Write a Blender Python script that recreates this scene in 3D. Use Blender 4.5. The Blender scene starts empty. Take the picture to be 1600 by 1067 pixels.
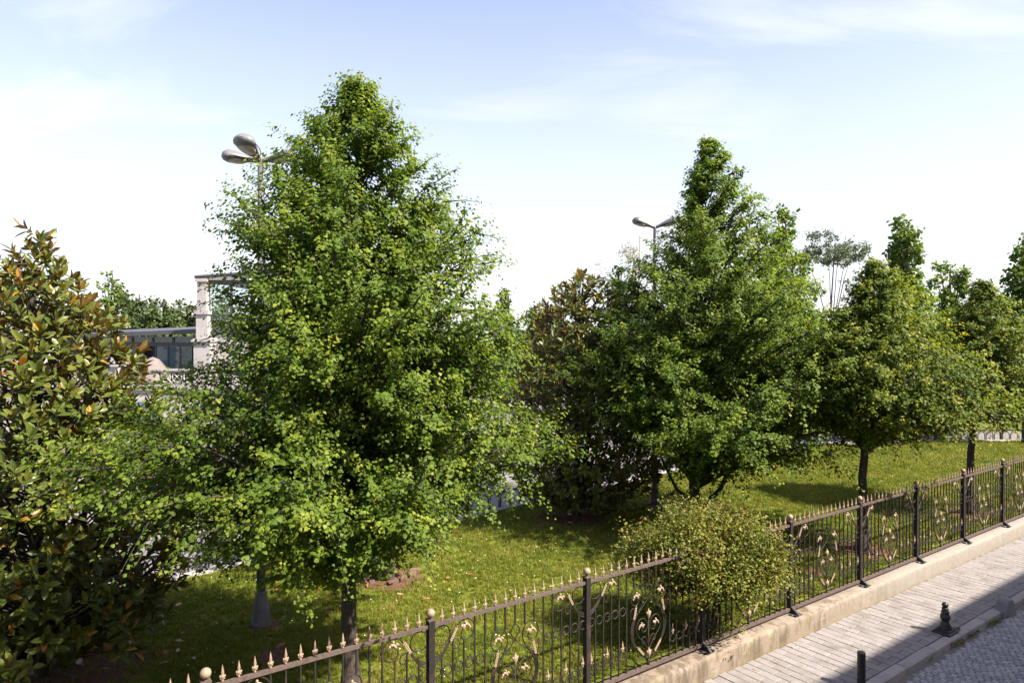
import bpy, math, random
import numpy as np
from mathutils import Matrix, Vector

S = bpy.context.scene
COL = S.collection
R = math.radians

# ------------------------------------------------------------------ camera, sky, sun, exposure
HC = 4.3                      # eye height above the lawn (metres)
FPX = 1067.0                  # focal length in pixels of the 1600 px wide photograph
HORIZON = 529.5
cam_data = bpy.data.cameras.new('camera')
cam_data.lens = 24.0
cam_data.sensor_width = 36.0
cam_data.clip_start = 0.05
cam_data.clip_end = 3000
cam = bpy.data.objects.new('camera', cam_data)
COL.objects.link(cam)
cam.location = (0, 0, HC)
cam.rotation_euler = (R(90 - 0.215), 0, 0)
S.camera = cam

SUN_EL = 46.0
SUN_DIR2 = Vector((0.88, -0.47)).normalized()      # horizontal direction towards the sun
SUN_AZ = math.atan2(SUN_DIR2.x, SUN_DIR2.y)           # from +Y clockwise
sun_vec = Vector((SUN_DIR2.x * math.cos(R(SUN_EL)), SUN_DIR2.y * math.cos(R(SUN_EL)), math.sin(R(SUN_EL))))

world = bpy.data.worlds.new('World')
S.world = world
world.use_nodes = True
wn = world.node_tree
wn.nodes.clear()
w_out = wn.nodes.new('ShaderNodeOutputWorld')
w_bg = wn.nodes.new('ShaderNodeBackground')
w_bg.inputs['Strength'].default_value = 0.086
sky = wn.nodes.new('ShaderNodeTexSky')
sky.sky_type = 'NISHITA'
sky.sun_disc = False
sky.sun_elevation = R(SUN_EL)
sky.sun_rotation = SUN_AZ
sky.air_density = 1.0
sky.dust_density = 1.6
sky.ozone_density = 1.5
# thin cirrus: noise on the direction projected onto a high plane
tc = wn.nodes.new('ShaderNodeTexCoord')
sep = wn.nodes.new('ShaderNodeSeparateXYZ')
wn.links.new(tc.outputs['Generated'], sep.inputs[0])
zz = wn.nodes.new('ShaderNodeMath'); zz.operation = 'ADD'; zz.inputs[1].default_value = 0.16
wn.links.new(sep.outputs['Z'], zz.inputs[0])
zc = wn.nodes.new('ShaderNodeMath'); zc.operation = 'MAXIMUM'; zc.inputs[1].default_value = 0.05
wn.links.new(zz.outputs[0], zc.inputs[0])
dx = wn.nodes.new('ShaderNodeMath'); dx.operation = 'DIVIDE'
dy = wn.nodes.new('ShaderNodeMath'); dy.operation = 'DIVIDE'
wn.links.new(sep.outputs['X'], dx.inputs[0]); wn.links.new(zc.outputs[0], dx.inputs[1])
wn.links.new(sep.outputs['Y'], dy.inputs[0]); wn.links.new(zc.outputs[0], dy.inputs[1])
comb = wn.nodes.new('ShaderNodeCombineXYZ')
wn.links.new(dx.outputs[0], comb.inputs[0]); wn.links.new(dy.outputs[0], comb.inputs[1])
mp = wn.nodes.new('ShaderNodeMapping')
mp.inputs['Location'].default_value = (2.3, 0.7, 0)
mp.inputs['Rotation'].default_value = (0, 0, R(-28))
mp.inputs['Scale'].default_value = (0.55, 1.3, 1)
wn.links.new(comb.outputs[0], mp.inputs[0])
nz = wn.nodes.new('ShaderNodeTexNoise')
nz.inputs['Scale'].default_value = 1.3; nz.inputs['Detail'].default_value = 9
nz.inputs['Roughness'].default_value = 0.56; nz.inputs['Distortion'].default_value = 0.7
wn.links.new(mp.outputs[0], nz.inputs['Vector'])
ramp = wn.nodes.new('ShaderNodeValToRGB')
ramp.color_ramp.elements[0].position = 0.52; ramp.color_ramp.elements[0].color = (0, 0, 0, 1)
ramp.color_ramp.elements[1].position = 0.78; ramp.color_ramp.elements[1].color = (1, 1, 1, 1)
wn.links.new(nz.outputs['Fac'], ramp.inputs[0])
# general high haze veil, stronger towards the horizon
veil = wn.nodes.new('ShaderNodeMapRange')
veil.inputs['From Min'].default_value = 0.0; veil.inputs['From Max'].default_value = 0.46
veil.inputs['To Min'].default_value = 0.80; veil.inputs['To Max'].default_value = 0.13
wn.links.new(sep.outputs['Z'], veil.inputs['Value'])
cadd = wn.nodes.new('ShaderNodeMath'); cadd.operation = 'ADD'; cadd.use_clamp = True
cm = wn.nodes.new('ShaderNodeMath'); cm.operation = 'MULTIPLY'; cm.inputs[1].default_value = 0.6
wn.links.new(ramp.outputs[0], cm.inputs[0])
wn.links.new(cm.outputs[0], cadd.inputs[0]); wn.links.new(veil.outputs[0], cadd.inputs[1])
cmix = wn.nodes.new('ShaderNodeMix'); cmix.data_type = 'RGBA'
wn.links.new(cadd.outputs[0], cmix.inputs['Factor'])
stint = wn.nodes.new('ShaderNodeMix'); stint.data_type = 'RGBA'; stint.blend_type = 'MULTIPLY'
stint.inputs['Factor'].default_value = 1.0; stint.inputs['B'].default_value = (1.03, 0.895, 0.93, 1)
wn.links.new(sky.outputs[0], stint.inputs['A'])
wn.links.new(stint.outputs['Result'], cmix.inputs['A'])
cmix.inputs['B'].default_value = (3.45, 3.48, 3.62, 1)
wn.links.new(cmix.outputs['Result'], w_bg.inputs['Color'])
wn.links.new(w_bg.outputs[0], w_out.inputs[0])

sun_data = bpy.data.lights.new('sun', 'SUN')
sun_data.energy = 4.3
sun_data.angle = R(0.9)
sun_data.color = (1.0, 0.89, 0.74)
sun = bpy.data.objects.new('sun', sun_data)
COL.objects.link(sun)
sun.rotation_euler = sun_vec.to_track_quat('Z', 'Y').to_euler()
sun.location = (20, -5, 25)

S.view_settings.view_transform = 'Standard'
S.view_settings.look = 'None'
S.view_settings.gamma = 1.0
S.view_settings.use_curve_mapping = False
S.view_settings.exposure = 1.98
S.render.engine = 'CYCLES'
S.cycles.max_bounces = 8
S.cycles.diffuse_bounces = 4
S.cycles.transmission_bounces = 5
S.cycles.transparent_max_bounces = 8

# ------------------------------------------------------------------ frames
ANG = math.atan2(0.5857, 0.8105)                      # street direction
DU = Vector((math.cos(ANG), math.sin(ANG)))           # along the fence (local x)
DV = Vector((-math.sin(ANG), math.cos(ANG)))          # from the street towards the lawn (local y)
FENCE_Y = 6.14
PAVE_Z = -0.32
ROAD_Z = -0.415

def street(u, y, z=0.0):
    p = DU * u + DV * y
    return Vector((p.x, p.y, z))

def pix(x, y, D):
    return Vector(((x - 800) * D / FPX, D, HC - (y - HORIZON) * D / FPX))

def ground(x, y, z=0.0):
    D = (HC - z) * FPX / (y - HORIZON)
    return Vector(((x - 800) * D / FPX, D, z))

# ------------------------------------------------------------------ materials
MATS = {}
def new_mat(name):
    m = bpy.data.materials.new(name)
    m.use_nodes = True
    nt = m.node_tree
    nt.nodes.clear()
    out = nt.nodes.new('ShaderNodeOutputMaterial')
    return m, nt, out

def N(nt, t, **kw):
    n = nt.nodes.new(t)
    for k, v in kw.items():
        setattr(n, k, v)
    return n

def surf(name, c1, c2=None, rough=0.7, scale=8.0, bump=0.0, bscale=None, metallic=0.0, spec=0.5, detail=6, c3=None, scale3=1.5,
         objrand=0.0, tint=0.0, stretch=(1, 1, 1), t3=(0.5, 0.68)):
    """noise-mixed principled surface; c3 = larger patches; objrand / tint = per-piece brightness variation"""
    m, nt, out = new_mat(name)
    b = N(nt, 'ShaderNodeBsdfPrincipled')
    b.inputs['Roughness'].default_value = rough
    b.inputs['Metallic'].default_value = metallic
    b.inputs['Specular IOR Level'].default_value = spec
    tcn = N(nt, 'ShaderNodeTexCoord')
    geo = N(nt, 'ShaderNodeNewGeometry')
    mpn = N(nt, 'ShaderNodeMapping'); mpn.inputs['Scale'].default_value = stretch
    nt.links.new(geo.outputs['Position'], mpn.inputs[0])
    n1 = N(nt, 'ShaderNodeTexNoise'); n1.inputs['Scale'].default_value = scale; n1.inputs['Detail'].default_value = detail
    n1.inputs['Roughness'].default_value = 0.65
    nt.links.new(mpn.outputs[0], n1.inputs['Vector'])
    col = None
    r = N(nt, 'ShaderNodeValToRGB')
    r.color_ramp.elements[0].position = 0.3; r.color_ramp.elements[1].position = 0.7
    r.color_ramp.elements[0].color = (*c1, 1); r.color_ramp.elements[1].color = (*(c2 or c1), 1)
    nt.links.new(n1.outputs['Fac'], r.inputs[0]); col = r.outputs[0]
    if c3 is not None:
        n3 = N(nt, 'ShaderNodeTexNoise'); n3.inputs['Scale'].default_value = scale3; n3.inputs['Detail'].default_value = 5
        nt.links.new(mpn.outputs[0], n3.inputs['Vector'])
        r3 = N(nt, 'ShaderNodeMapRange'); r3.inputs['From Min'].default_value = t3[0]; r3.inputs['From Max'].default_value = t3[1]
        nt.links.new(n3.outputs['Fac'], r3.inputs['Value'])
        mx = N(nt, 'ShaderNodeMix', data_type='RGBA')
        nt.links.new(r3.outputs[0], mx.inputs['Factor']); nt.links.new(col, mx.inputs['A'])
        mx.inputs['B'].default_value = (*c3, 1)
        col = mx.outputs['Result']
    if objrand or tint:
        if objrand:
            oi = N(nt, 'ShaderNodeObjectInfo'); src = oi.outputs['Random']; amt = objrand
        else:
            at = N(nt, 'ShaderNodeAttribute', attribute_name='tint'); src = at.outputs['Fac']; amt = tint
        mr = N(nt, 'ShaderNodeMapRange'); mr.inputs['To Min'].default_value = 1 - amt; mr.inputs['To Max'].default_value = 1 + amt
        nt.links.new(src, mr.inputs['Value'])
        vm = N(nt, 'ShaderNodeVectorMath', operation='SCALE')
        nt.links.new(col, vm.inputs[0]); nt.links.new(mr.outputs[0], vm.inputs['Scale'])
        col = vm.outputs[0]
    nt.links.new(col, b.inputs['Base Color'])
    if bump:
        n2 = N(nt, 'ShaderNodeTexNoise'); n2.inputs['Scale'].default_value = bscale or scale * 3; n2.inputs['Detail'].default_value = 6
        nt.links.new(mpn.outputs[0], n2.inputs['Vector'])
        bp = N(nt, 'ShaderNodeBump'); bp.inputs['Strength'].default_value = bump; bp.inputs['Distance'].default_value = 0.02
        nt.links.new(n2.outputs['Fac'], bp.inputs['Height']); nt.links.new(bp.outputs[0], b.inputs['Normal'])
    nt.links.new(b.outputs[0], out.inputs[0])
    MATS[name] = m
    return m

def leaf_mat(name, stops, trans=0.4, trans_tint=(1.25, 1.15, 0.5), rough=0.42, spec=0.45, back=None, objrand=False, attr=True):
    """stops: colour ramp over the per-leaf 'tint' value; back = colour of the underside"""
    m, nt, out = new_mat(name)
    at = N(nt, 'ShaderNodeAttribute', attribute_name='tint')
    src = at.outputs['Fac']
    if objrand:
        oi = N(nt, 'ShaderNodeObjectInfo'); src = oi.outputs['Random']
    r = N(nt, 'ShaderNodeValToRGB')
    els = r.color_ramp.elements
    els[0].position, els[0].color = stops[0][0], (*stops[0][1], 1)
    els[1].position, els[1].color = stops[-1][0], (*stops[-1][1], 1)
    for p, c in stops[1:-1]:
        e = els.new(p); e.color = (*c, 1)
    nt.links.new(src, r.inputs[0])
    col = r.outputs[0]
    if back is not None:
        geo = N(nt, 'ShaderNodeNewGeometry')
        mx = N(nt, 'ShaderNodeMix', data_type='RGBA')
        nt.links.new(geo.outputs['Backfacing'], mx.inputs['Factor'])
        nt.links.new(col, mx.inputs['A']); mx.inputs['B'].default_value = (*back, 1)
        col = mx.outputs['Result']
    p = N(nt, 'ShaderNodeBsdfPrincipled')
    p.inputs['Roughness'].default_value = rough
    p.inputs['Specular IOR Level'].default_value = spec
    nt.links.new(col, p.inputs['Base Color'])
    tm = N(nt, 'ShaderNodeMix', data_type='RGBA', blend_type='MULTIPLY'); tm.inputs['Factor'].default_value = 1
    nt.links.new(r.outputs[0], tm.inputs['A']); tm.inputs['B'].default_value = (*trans_tint, 1)
    tr = N(nt, 'ShaderNodeBsdfTranslucent')
    nt.links.new(tm.outputs['Result'], tr.inputs['Color'])
    mix = N(nt, 'ShaderNodeMixShader'); mix.inputs[0].default_value = trans
    nt.links.new(p.outputs[0], mix.inputs[1]); nt.links.new(tr.outputs[0], mix.inputs[2])
    nt.links.new(mix.outputs[0], out.inputs[0])
    MATS[name] = m
    return m

IRON = surf('wrought_iron', (0.012, 0.0105, 0.0105), (0.024, 0.020, 0.019), rough=0.6, spec=0.22, scale=30, bump=0.15, c3=(0.055, 0.034, 0.026), scale3=6, t3=(0.52, 0.75))
IRON_RAIL = surf('dusty_iron_rail', (0.055, 0.042, 0.038), (0.11, 0.082, 0.073), rough=0.6, spec=0.25, scale=22, bump=0.12, c3=(0.09, 0.07, 0.06), scale3=4)
TAN = surf('tan_painted_casting', (0.195, 0.138, 0.095), (0.27, 0.196, 0.138), rough=0.5, scale=40, bump=0.2, c3=(0.21, 0.14, 0.105), scale3=14)
BLACK = surf('black_painted_iron', (0.012, 0.012, 0.013), (0.022, 0.021, 0.022), rough=0.45, scale=40, bump=0.1)
LAMPGREY = surf('grey_lamp_paint', (0.115, 0.113, 0.122), (0.145, 0.143, 0.152), rough=0.45, scale=5, bump=0.03, c3=(0.090, 0.088, 0.094), scale3=2.2)
LENS = surf('frosted_lens', (0.33, 0.31, 0.26), (0.38, 0.36, 0.30), rough=0.2, scale=30, spec=0.6)
BARK = surf('bark', (0.022, 0.017, 0.013), (0.060, 0.047, 0.037), rough=0.9, scale=26, bump=0.9, bscale=40, stretch=(1, 1, 0.22))
BARK_GREY = surf('grey_bark', (0.14, 0.12, 0.10), (0.24, 0.21, 0.18), rough=0.9, scale=20, bump=0.6, bscale=30, stretch=(1, 1, 0.25))
WHITE_STONE = surf('white_stone', (0.27, 0.258, 0.262), (0.31, 0.296, 0.30), rough=0.7, scale=4, bump=0.1, c3=(0.23, 0.22, 0.222), scale3=0.8)
DARK_FRAME = surf('dark_metal_frame', (0.035, 0.035, 0.042), (0.05, 0.05, 0.058), rough=0.4, scale=6)
STONE_BROWN = surf('brown_rubble_stone', (0.12, 0.09, 0.07), (0.22, 0.17, 0.13), rough=0.9, scale=6, bump=0.6, stretch=(1, 1, 2.2))
CANVAS = surf('beige_canvas', (0.125, 0.108, 0.103), (0.155, 0.137, 0.13), rough=0.9, scale=3, bump=0.05)
FABRIC_ROOF = surf('pale_roof_fabric', (0.60, 0.57, 0.54), (0.66, 0.63, 0.60), rough=0.8, scale=3)
GRANITE = surf('grey_granite', (0.13, 0.13, 0.14), (0.20, 0.20, 0.21), rough=0.8, scale=60, bump=0.4, bscale=80)
MINT = surf('mint_paint', (0.30, 0.48, 0.38), (0.38, 0.56, 0.46), rough=0.6, scale=14)
PALE_ROOF = surf('pale_pink_roof_board', (0.52, 0.42, 0.36), (0.66, 0.58, 0.52), rough=0.8, scale=18)
TERRACOTTA = surf('old_brick', (0.085, 0.045, 0.034), (0.14, 0.085, 0.065), rough=0.9, scale=30, bump=0.4, objrand=0.25)

def glass_mat():
    m, nt, out = new_mat('tinted_glass')
    p = N(nt, 'ShaderNodeBsdfPrincipled')
    p.inputs['Base Color'].default_value = (0.07, 0.12, 0.13, 1)
    p.inputs['Roughness'].default_value = 0.06
    p.inputs['Specular IOR Level'].default_value = 0.8
    nt.links.new(p.outputs[0], out.inputs[0])
    return m
GLASS = glass_mat()
def clear_glass():
    m, nt, out = new_mat('clear_glass')
    g = N(nt, 'ShaderNodeBsdfGlossy'); g.inputs['Roughness'].default_value = 0.03
    t = N(nt, 'ShaderNodeBsdfTransparent'); t.inputs['Color'].default_value = (0.86, 0.93, 0.92, 1)
    fr = N(nt, 'ShaderNodeFresnel')
    mx = N(nt, 'ShaderNodeMixShader')
    nt.links.new(fr.outputs[0], mx.inputs[0]); nt.links.new(t.outputs[0], mx.inputs[1]); nt.links.new(g.outputs[0], mx.inputs[2])
    nt.links.new(mx.outputs[0], out.inputs[0])
    return m
CLEAR = clear_glass()

def wall_mat():
    """rendered concrete: vertical run stains, crumbling patches, damp algae near the foot"""
    m, nt, out = new_mat('stained_concrete')
    b = N(nt, 'ShaderNodeBsdfPrincipled'); b.inputs['Roughness'].default_value = 0.88
    tcn = N(nt, 'ShaderNodeTexCoord')
    def noise(scale, st, detail=6, rough=0.6):
        mpn = N(nt, 'ShaderNodeMapping'); mpn.inputs['Scale'].default_value = st
        nt.links.new(tcn.outputs['Object'], mpn.inputs[0])
        n = N(nt, 'ShaderNodeTexNoise'); n.inputs['Scale'].default_value = scale; n.inputs['Detail'].default_value = detail
        n.inputs['Roughness'].default_value = rough
        nt.links.new(mpn.outputs[0], n.inputs['Vector'])
        return n.outputs['Fac']
    def rng(f, a, b_, lo=0.0, hi=1.0):
        r = N(nt, 'ShaderNodeMapRange'); r.inputs['From Min'].default_value = a; r.inputs['From Max'].default_value = b_
        r.inputs['To Min'].default_value = lo; r.inputs['To Max'].default_value = hi
        nt.links.new(f, r.inputs['Value']); return r.outputs[0]
    def mix(f, A, B):
        x = N(nt, 'ShaderNodeMix', data_type='RGBA')
        nt.links.new(f, x.inputs['Factor'])
        if isinstance(A, tuple): x.inputs['A'].default_value = (*A, 1)
        else: nt.links.new(A, x.inputs['A'])
        if isinstance(B, tuple): x.inputs['B'].default_value = (*B, 1)
        else: nt.links.new(B, x.inputs['B'])
        return x.outputs['Result']
    def mul(a, b_):
        x = N(nt, 'ShaderNodeMath', operation='MULTIPLY'); nt.links.new(a, x.inputs[0])
        if isinstance(b_, float): x.inputs[1].default_value = b_
        else: nt.links.new(b_, x.inputs[1])
        return x.outputs[0]
    sepn = N(nt, 'ShaderNodeSeparateXYZ'); nt.links.new(tcn.outputs['Object'], sepn.inputs[0])
    col = mix(rng(noise(7, (1, 1, 1)), 0.3, 0.7), (0.172, 0.158, 0.144), (0.212, 0.194, 0.177))
    # the old stretch near the bush, stained and coloured darker for its dappled shade, fades into newer render further up the street
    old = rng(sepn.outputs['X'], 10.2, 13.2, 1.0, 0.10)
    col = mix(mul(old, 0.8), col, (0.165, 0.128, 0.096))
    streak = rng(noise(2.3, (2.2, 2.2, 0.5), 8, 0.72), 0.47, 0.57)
    col = mix(mul(mul(streak, 0.85), old), col, (0.075, 0.056, 0.038))  # run stains, deepened to paint in some of the bush shade
    patch = rng(noise(2.4, (1, 1, 1.6), 8, 0.72), 0.53, 0.60)
    col = mix(mul(mul(patch, 0.7), old), col, (0.25, 0.21, 0.175))
    algae = rng(noise(2.2, (1.2, 1.2, 0.5), 6), 0.52, 0.72)
    col = mix(mul(mul(algae, 0.5), old), col, (0.12, 0.11, 0.035))
    foot = rng(sepn.outputs['Z'], PAVE_Z + 0.07, PAVE_Z, 0.0, 0.65)
    col = mix(mul(foot, rng(noise(6, (1, 1, 1)), 0.35, 0.6)), col, (0.16, 0.13, 0.06))
    pits = rng(noise(22, (1, 1, 1), 2), 0.70, 0.74)
    col = mix(mul(pits, 0.7), col, (0.06, 0.045, 0.03))
    nt.links.new(col, b.inputs['Base Color'])
    bp = N(nt, 'ShaderNodeBump'); bp.inputs['Strength'].default_value = 0.5; bp.inputs['Distance'].default_value = 0.015
    nt.links.new(noise(14, (1, 1, 1), 8, 0.7), bp.inputs['Height']); nt.links.new(bp.outputs[0], b.inputs['Normal'])
    nt.links.new(b.outputs[0], out.inputs[0])
    return m
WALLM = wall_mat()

def lawn_mat():
    m, nt, out = new_mat('lawn_ground')
    b = N(nt, 'ShaderNodeBsdfPrincipled'); b.inputs['Roughness'].default_value = 0.95
    b.inputs['Specular IOR Level'].default_value = 0.1
    geo = N(nt, 'ShaderNodeNewGeometry')
    def noise(scale, detail=6, rough=0.65):
        n = N(nt, 'ShaderNodeTexNoise'); n.inputs['Scale'].default_value = scale; n.inputs['Detail'].default_value = detail
        n.inputs['Roughness'].default_value = rough
        nt.links.new(geo.outputs['Position'], n.inputs['Vector']); return n.outputs['Fac']
    def ramp_(f, stops):
        r = N(nt, 'ShaderNodeValToRGB')
        els = r.color_ramp.elements
        els[0].position, els[0].color = stops[0][0], (*stops[0][1], 1)
        els[1].position, els[1].color = stops[-1][0], (*stops[-1][1], 1)
        for p, c in stops[1:-1]:
            els.new(p).color = (*c, 1)
        nt.links.new(f, r.inputs[0]); return r.outputs[0]
    g = ramp_(noise(1.1, 8, 0.7), [(0.3, (0.062, 0.095, 0.012)), (0.5, (0.100, 0.125, 0.017)), (0.7, (0.15, 0.145, 0.030))])
    f = ramp_(noise(38, 3), [(0.3, (0.55, 0.55, 0.5)), (0.7, (1.35, 1.3, 1.15))])
    mu = N(nt, 'ShaderNodeMix', data_type='RGBA', blend_type='MULTIPLY'); mu.inputs['Factor'].default_value = 1
    nt.links.new(g, mu.inputs['A']); nt.links.new(f, mu.inputs['B'])
    at = N(nt, 'ShaderNodeAttribute', attribute_name='soil')
    ad = N(nt, 'ShaderNodeMath', operation='ADD'); nt.links.new(at.outputs['Fac'], ad.inputs[0])
    nn = N(nt, 'ShaderNodeMapRange'); nn.inputs['To Min'].default_value = -0.7; nn.inputs['To Max'].default_value = 0.7
    nt.links.new(noise(4.5, 6), nn.inputs['Value']); nt.links.new(nn.outputs[0], ad.inputs[1])
    st = N(nt, 'ShaderNodeMapRange'); st.inputs['From Min'].default_value = 0.42; st.inputs['From Max'].default_value = 0.62
    nt.links.new(ad.outputs[0], st.inputs['Value'])
    soil = ramp_(noise(18, 7), [(0.3, (0.055, 0.030, 0.018)), (0.6, (0.13, 0.075, 0.045)), (0.8, (0.20, 0.125, 0.08))])
    mx = N(nt, 'ShaderNodeMix', data_type='RGBA')
    nt.links.new(st.outputs[0], mx.inputs['Factor']); nt.links.new(mu.outputs['Result'], mx.inputs['A']); nt.links.new(soil, mx.inputs['B'])
    nt.links.new(mx.outputs['Result'], b.inputs['Base Color'])
    bp = N(nt, 'ShaderNodeBump'); bp.inputs['Strength'].default_value = 0.8; bp.inputs['Distance'].default_value = 0.03
    nt.links.new(noise(30, 5), bp.inputs['Height']); nt.links.new(bp.outputs[0], b.inputs['Normal'])
    nt.links.new(b.outputs[0], out.inputs[0])
    return m
LAWNM = lawn_mat()
GRASSM = leaf_mat('grass_blades', [(0.0, (0.072, 0.115, 0.012)), (0.5, (0.140, 0.172, 0.019)), (0.85, (0.215, 0.200, 0.034)), (1.0, (0.31, 0.235, 0.09))],
                  trans=0.4, rough=0.5, spec=0.25)
LINDEN = leaf_mat('linden_leaf', [(0.0, (0.052, 0.098, 0.015)), (0.35, (0.102, 0.162, 0.021)), (0.7, (0.190, 0.242, 0.028)), (1.0, (0.29, 0.315, 0.045))],
                  trans=0.52, trans_tint=(1.2, 1.2, 0.4), rough=0.5, spec=0.22)
LIME = leaf_mat('lime_leaf', [(0.0, (0.050, 0.086, 0.014)), (0.35, (0.104, 0.152, 0.020)), (0.7, (0.21, 0.235, 0.030)), (1.0, (0.36, 0.335, 0.055))],
                  trans=0.50, trans_tint=(1.2, 1.15, 0.4), rough=0.5, spec=0.22)
MAGN = leaf_mat('magnolia_leaf', [(0.0, (0.036, 0.058, 0.013)), (0.5, (0.080, 0.104, 0.018)), (0.85, (0.135, 0.135, 0.022)), (0.93, (0.26, 0.13, 0.02)), (1.0, (0.36, 0.20, 0.03))],
                trans=0.20, trans_tint=(1.8, 1.2, 0.35), rough=0.40, spec=0.38, back=(0.165, 0.100, 0.028))
SHRUB = leaf_mat('shrub_leaf', [(0.0, (0.042, 0.072, 0.012)), (0.4, (0.110, 0.142, 0.020)), (0.75, (0.225, 0.220, 0.042)), (0.9, (0.22, 0.17, 0.06)), (1.0, (0.14, 0.062, 0.026))],
                 trans=0.32, rough=0.55, spec=0.18)
POPLAR = leaf_mat('bright_tree_leaf', [(0.0, (0.045, 0.095, 0.018)), (0.5, (0.085, 0.15, 0.028)), (1.0, (0.18, 0.23, 0.04))], trans=0.42, rough=0.45, spec=0.3)
DARKTREE = leaf_mat('dark_tree_leaf', [(0.0, (0.026, 0.048, 0.016)), (0.5, (0.048, 0.080, 0.024)), (1.0, (0.095, 0.125, 0.032))], trans=0.3, rough=0.45, spec=0.3)
GREYTREE = leaf_mat('grey_green_leaf', [(0.0, (0.055, 0.080, 0.055)), (0.5, (0.085, 0.115, 0.075)), (1.0, (0.14, 0.165, 0.10))], trans=0.3, rough=0.5, spec=0.3)
WISP = leaf_mat('pale_wispy_leaf', [(0.0, (0.20, 0.20, 0.15)), (1.0, (0.32, 0.31, 0.24))], trans=0.3, rough=0.6, spec=0.2)
DRYLEAF = leaf_mat('dry_fallen_leaf', [(0.0, (0.20, 0.075, 0.035)), (0.4, (0.34, 0.14, 0.06)), (0.75, (0.40, 0.23, 0.16)), (1.0, (0.48, 0.34, 0.28))], trans=0.1, rough=0.7, spec=0.2, objrand=True)
CLOVER = surf('white_clover', (0.62, 0.62, 0.52), (0.74, 0.74, 0.66), rough=0.8, scale=40)

PAVER = surf('grey_concrete_paver', (0.160, 0.149, 0.150), (0.206, 0.192, 0.192), rough=0.82, scale=45, bump=0.25, bscale=120, c3=(0.140, 0.125, 0.116), scale3=3.0, objrand=0.10)
PAVER_T = surf('grey_concrete_paver_far', (0.160, 0.149, 0.150), (0.206, 0.192, 0.192), rough=0.82, scale=45, bump=0.25, bscale=120, c3=(0.140, 0.125, 0.116), scale3=3.0, tint=0.10)
BED = surf('joint_sand', (0.045, 0.038, 0.030), (0.08, 0.068, 0.052), rough=0.95, scale=30, bump=0.4)
KERB = surf('kerb_concrete', (0.22, 0.21, 0.205), (0.29, 0.275, 0.268), rough=0.85, scale=25, bump=0.35, bscale=60, c3=(0.22, 0.205, 0.195), scale3=3.5, objrand=0.07)
SETT = surf('basalt_sett', (0.195, 0.195, 0.21), (0.27, 0.265, 0.278), rough=0.72, scale=35, bump=0.4, bscale=70, objrand=0.22)
SETT_T = surf('basalt_sett_far', (0.195, 0.195, 0.21), (0.27, 0.265, 0.278), rough=0.72, scale=35, bump=0.4, bscale=70, tint=0.22)
ROADBED = surf('dirty_joint', (0.10, 0.09, 0.08), (0.16, 0.145, 0.13), rough=0.95, scale=18, bump=0.4)
PLAZA = surf('pale_paving', (0.125, 0.117, 0.122), (0.155, 0.145, 0.148), rough=0.85, scale=3, bump=0.1, c3=(0.105, 0.098, 0.10), scale3=0.25)
FACADE = surf('facade_render', (0.55, 0.50, 0.44), (0.62, 0.57, 0.50), rough=0.85, scale=3, bump=0.1)

# ------------------------------------------------------------------ object helpers
def put(o, parent=None, kind=None, label=None, cat=None, group=None):
    COL.objects.link(o)
    if parent: o.parent = parent
    if kind: o['kind'] = kind
    if label: o['label'] = label
    if cat: o['category'] = cat
    if group: o['group'] = group
    return o

def empty(name, loc, label, cat, group=None, rotz=0.0):
    o = bpy.data.objects.new(name, None)
    o.location = loc
    o.rotation_euler = (0, 0, rotz)
    o.empty_display_size = 0.2
    return put(o, None, None, label, cat, group)

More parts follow.
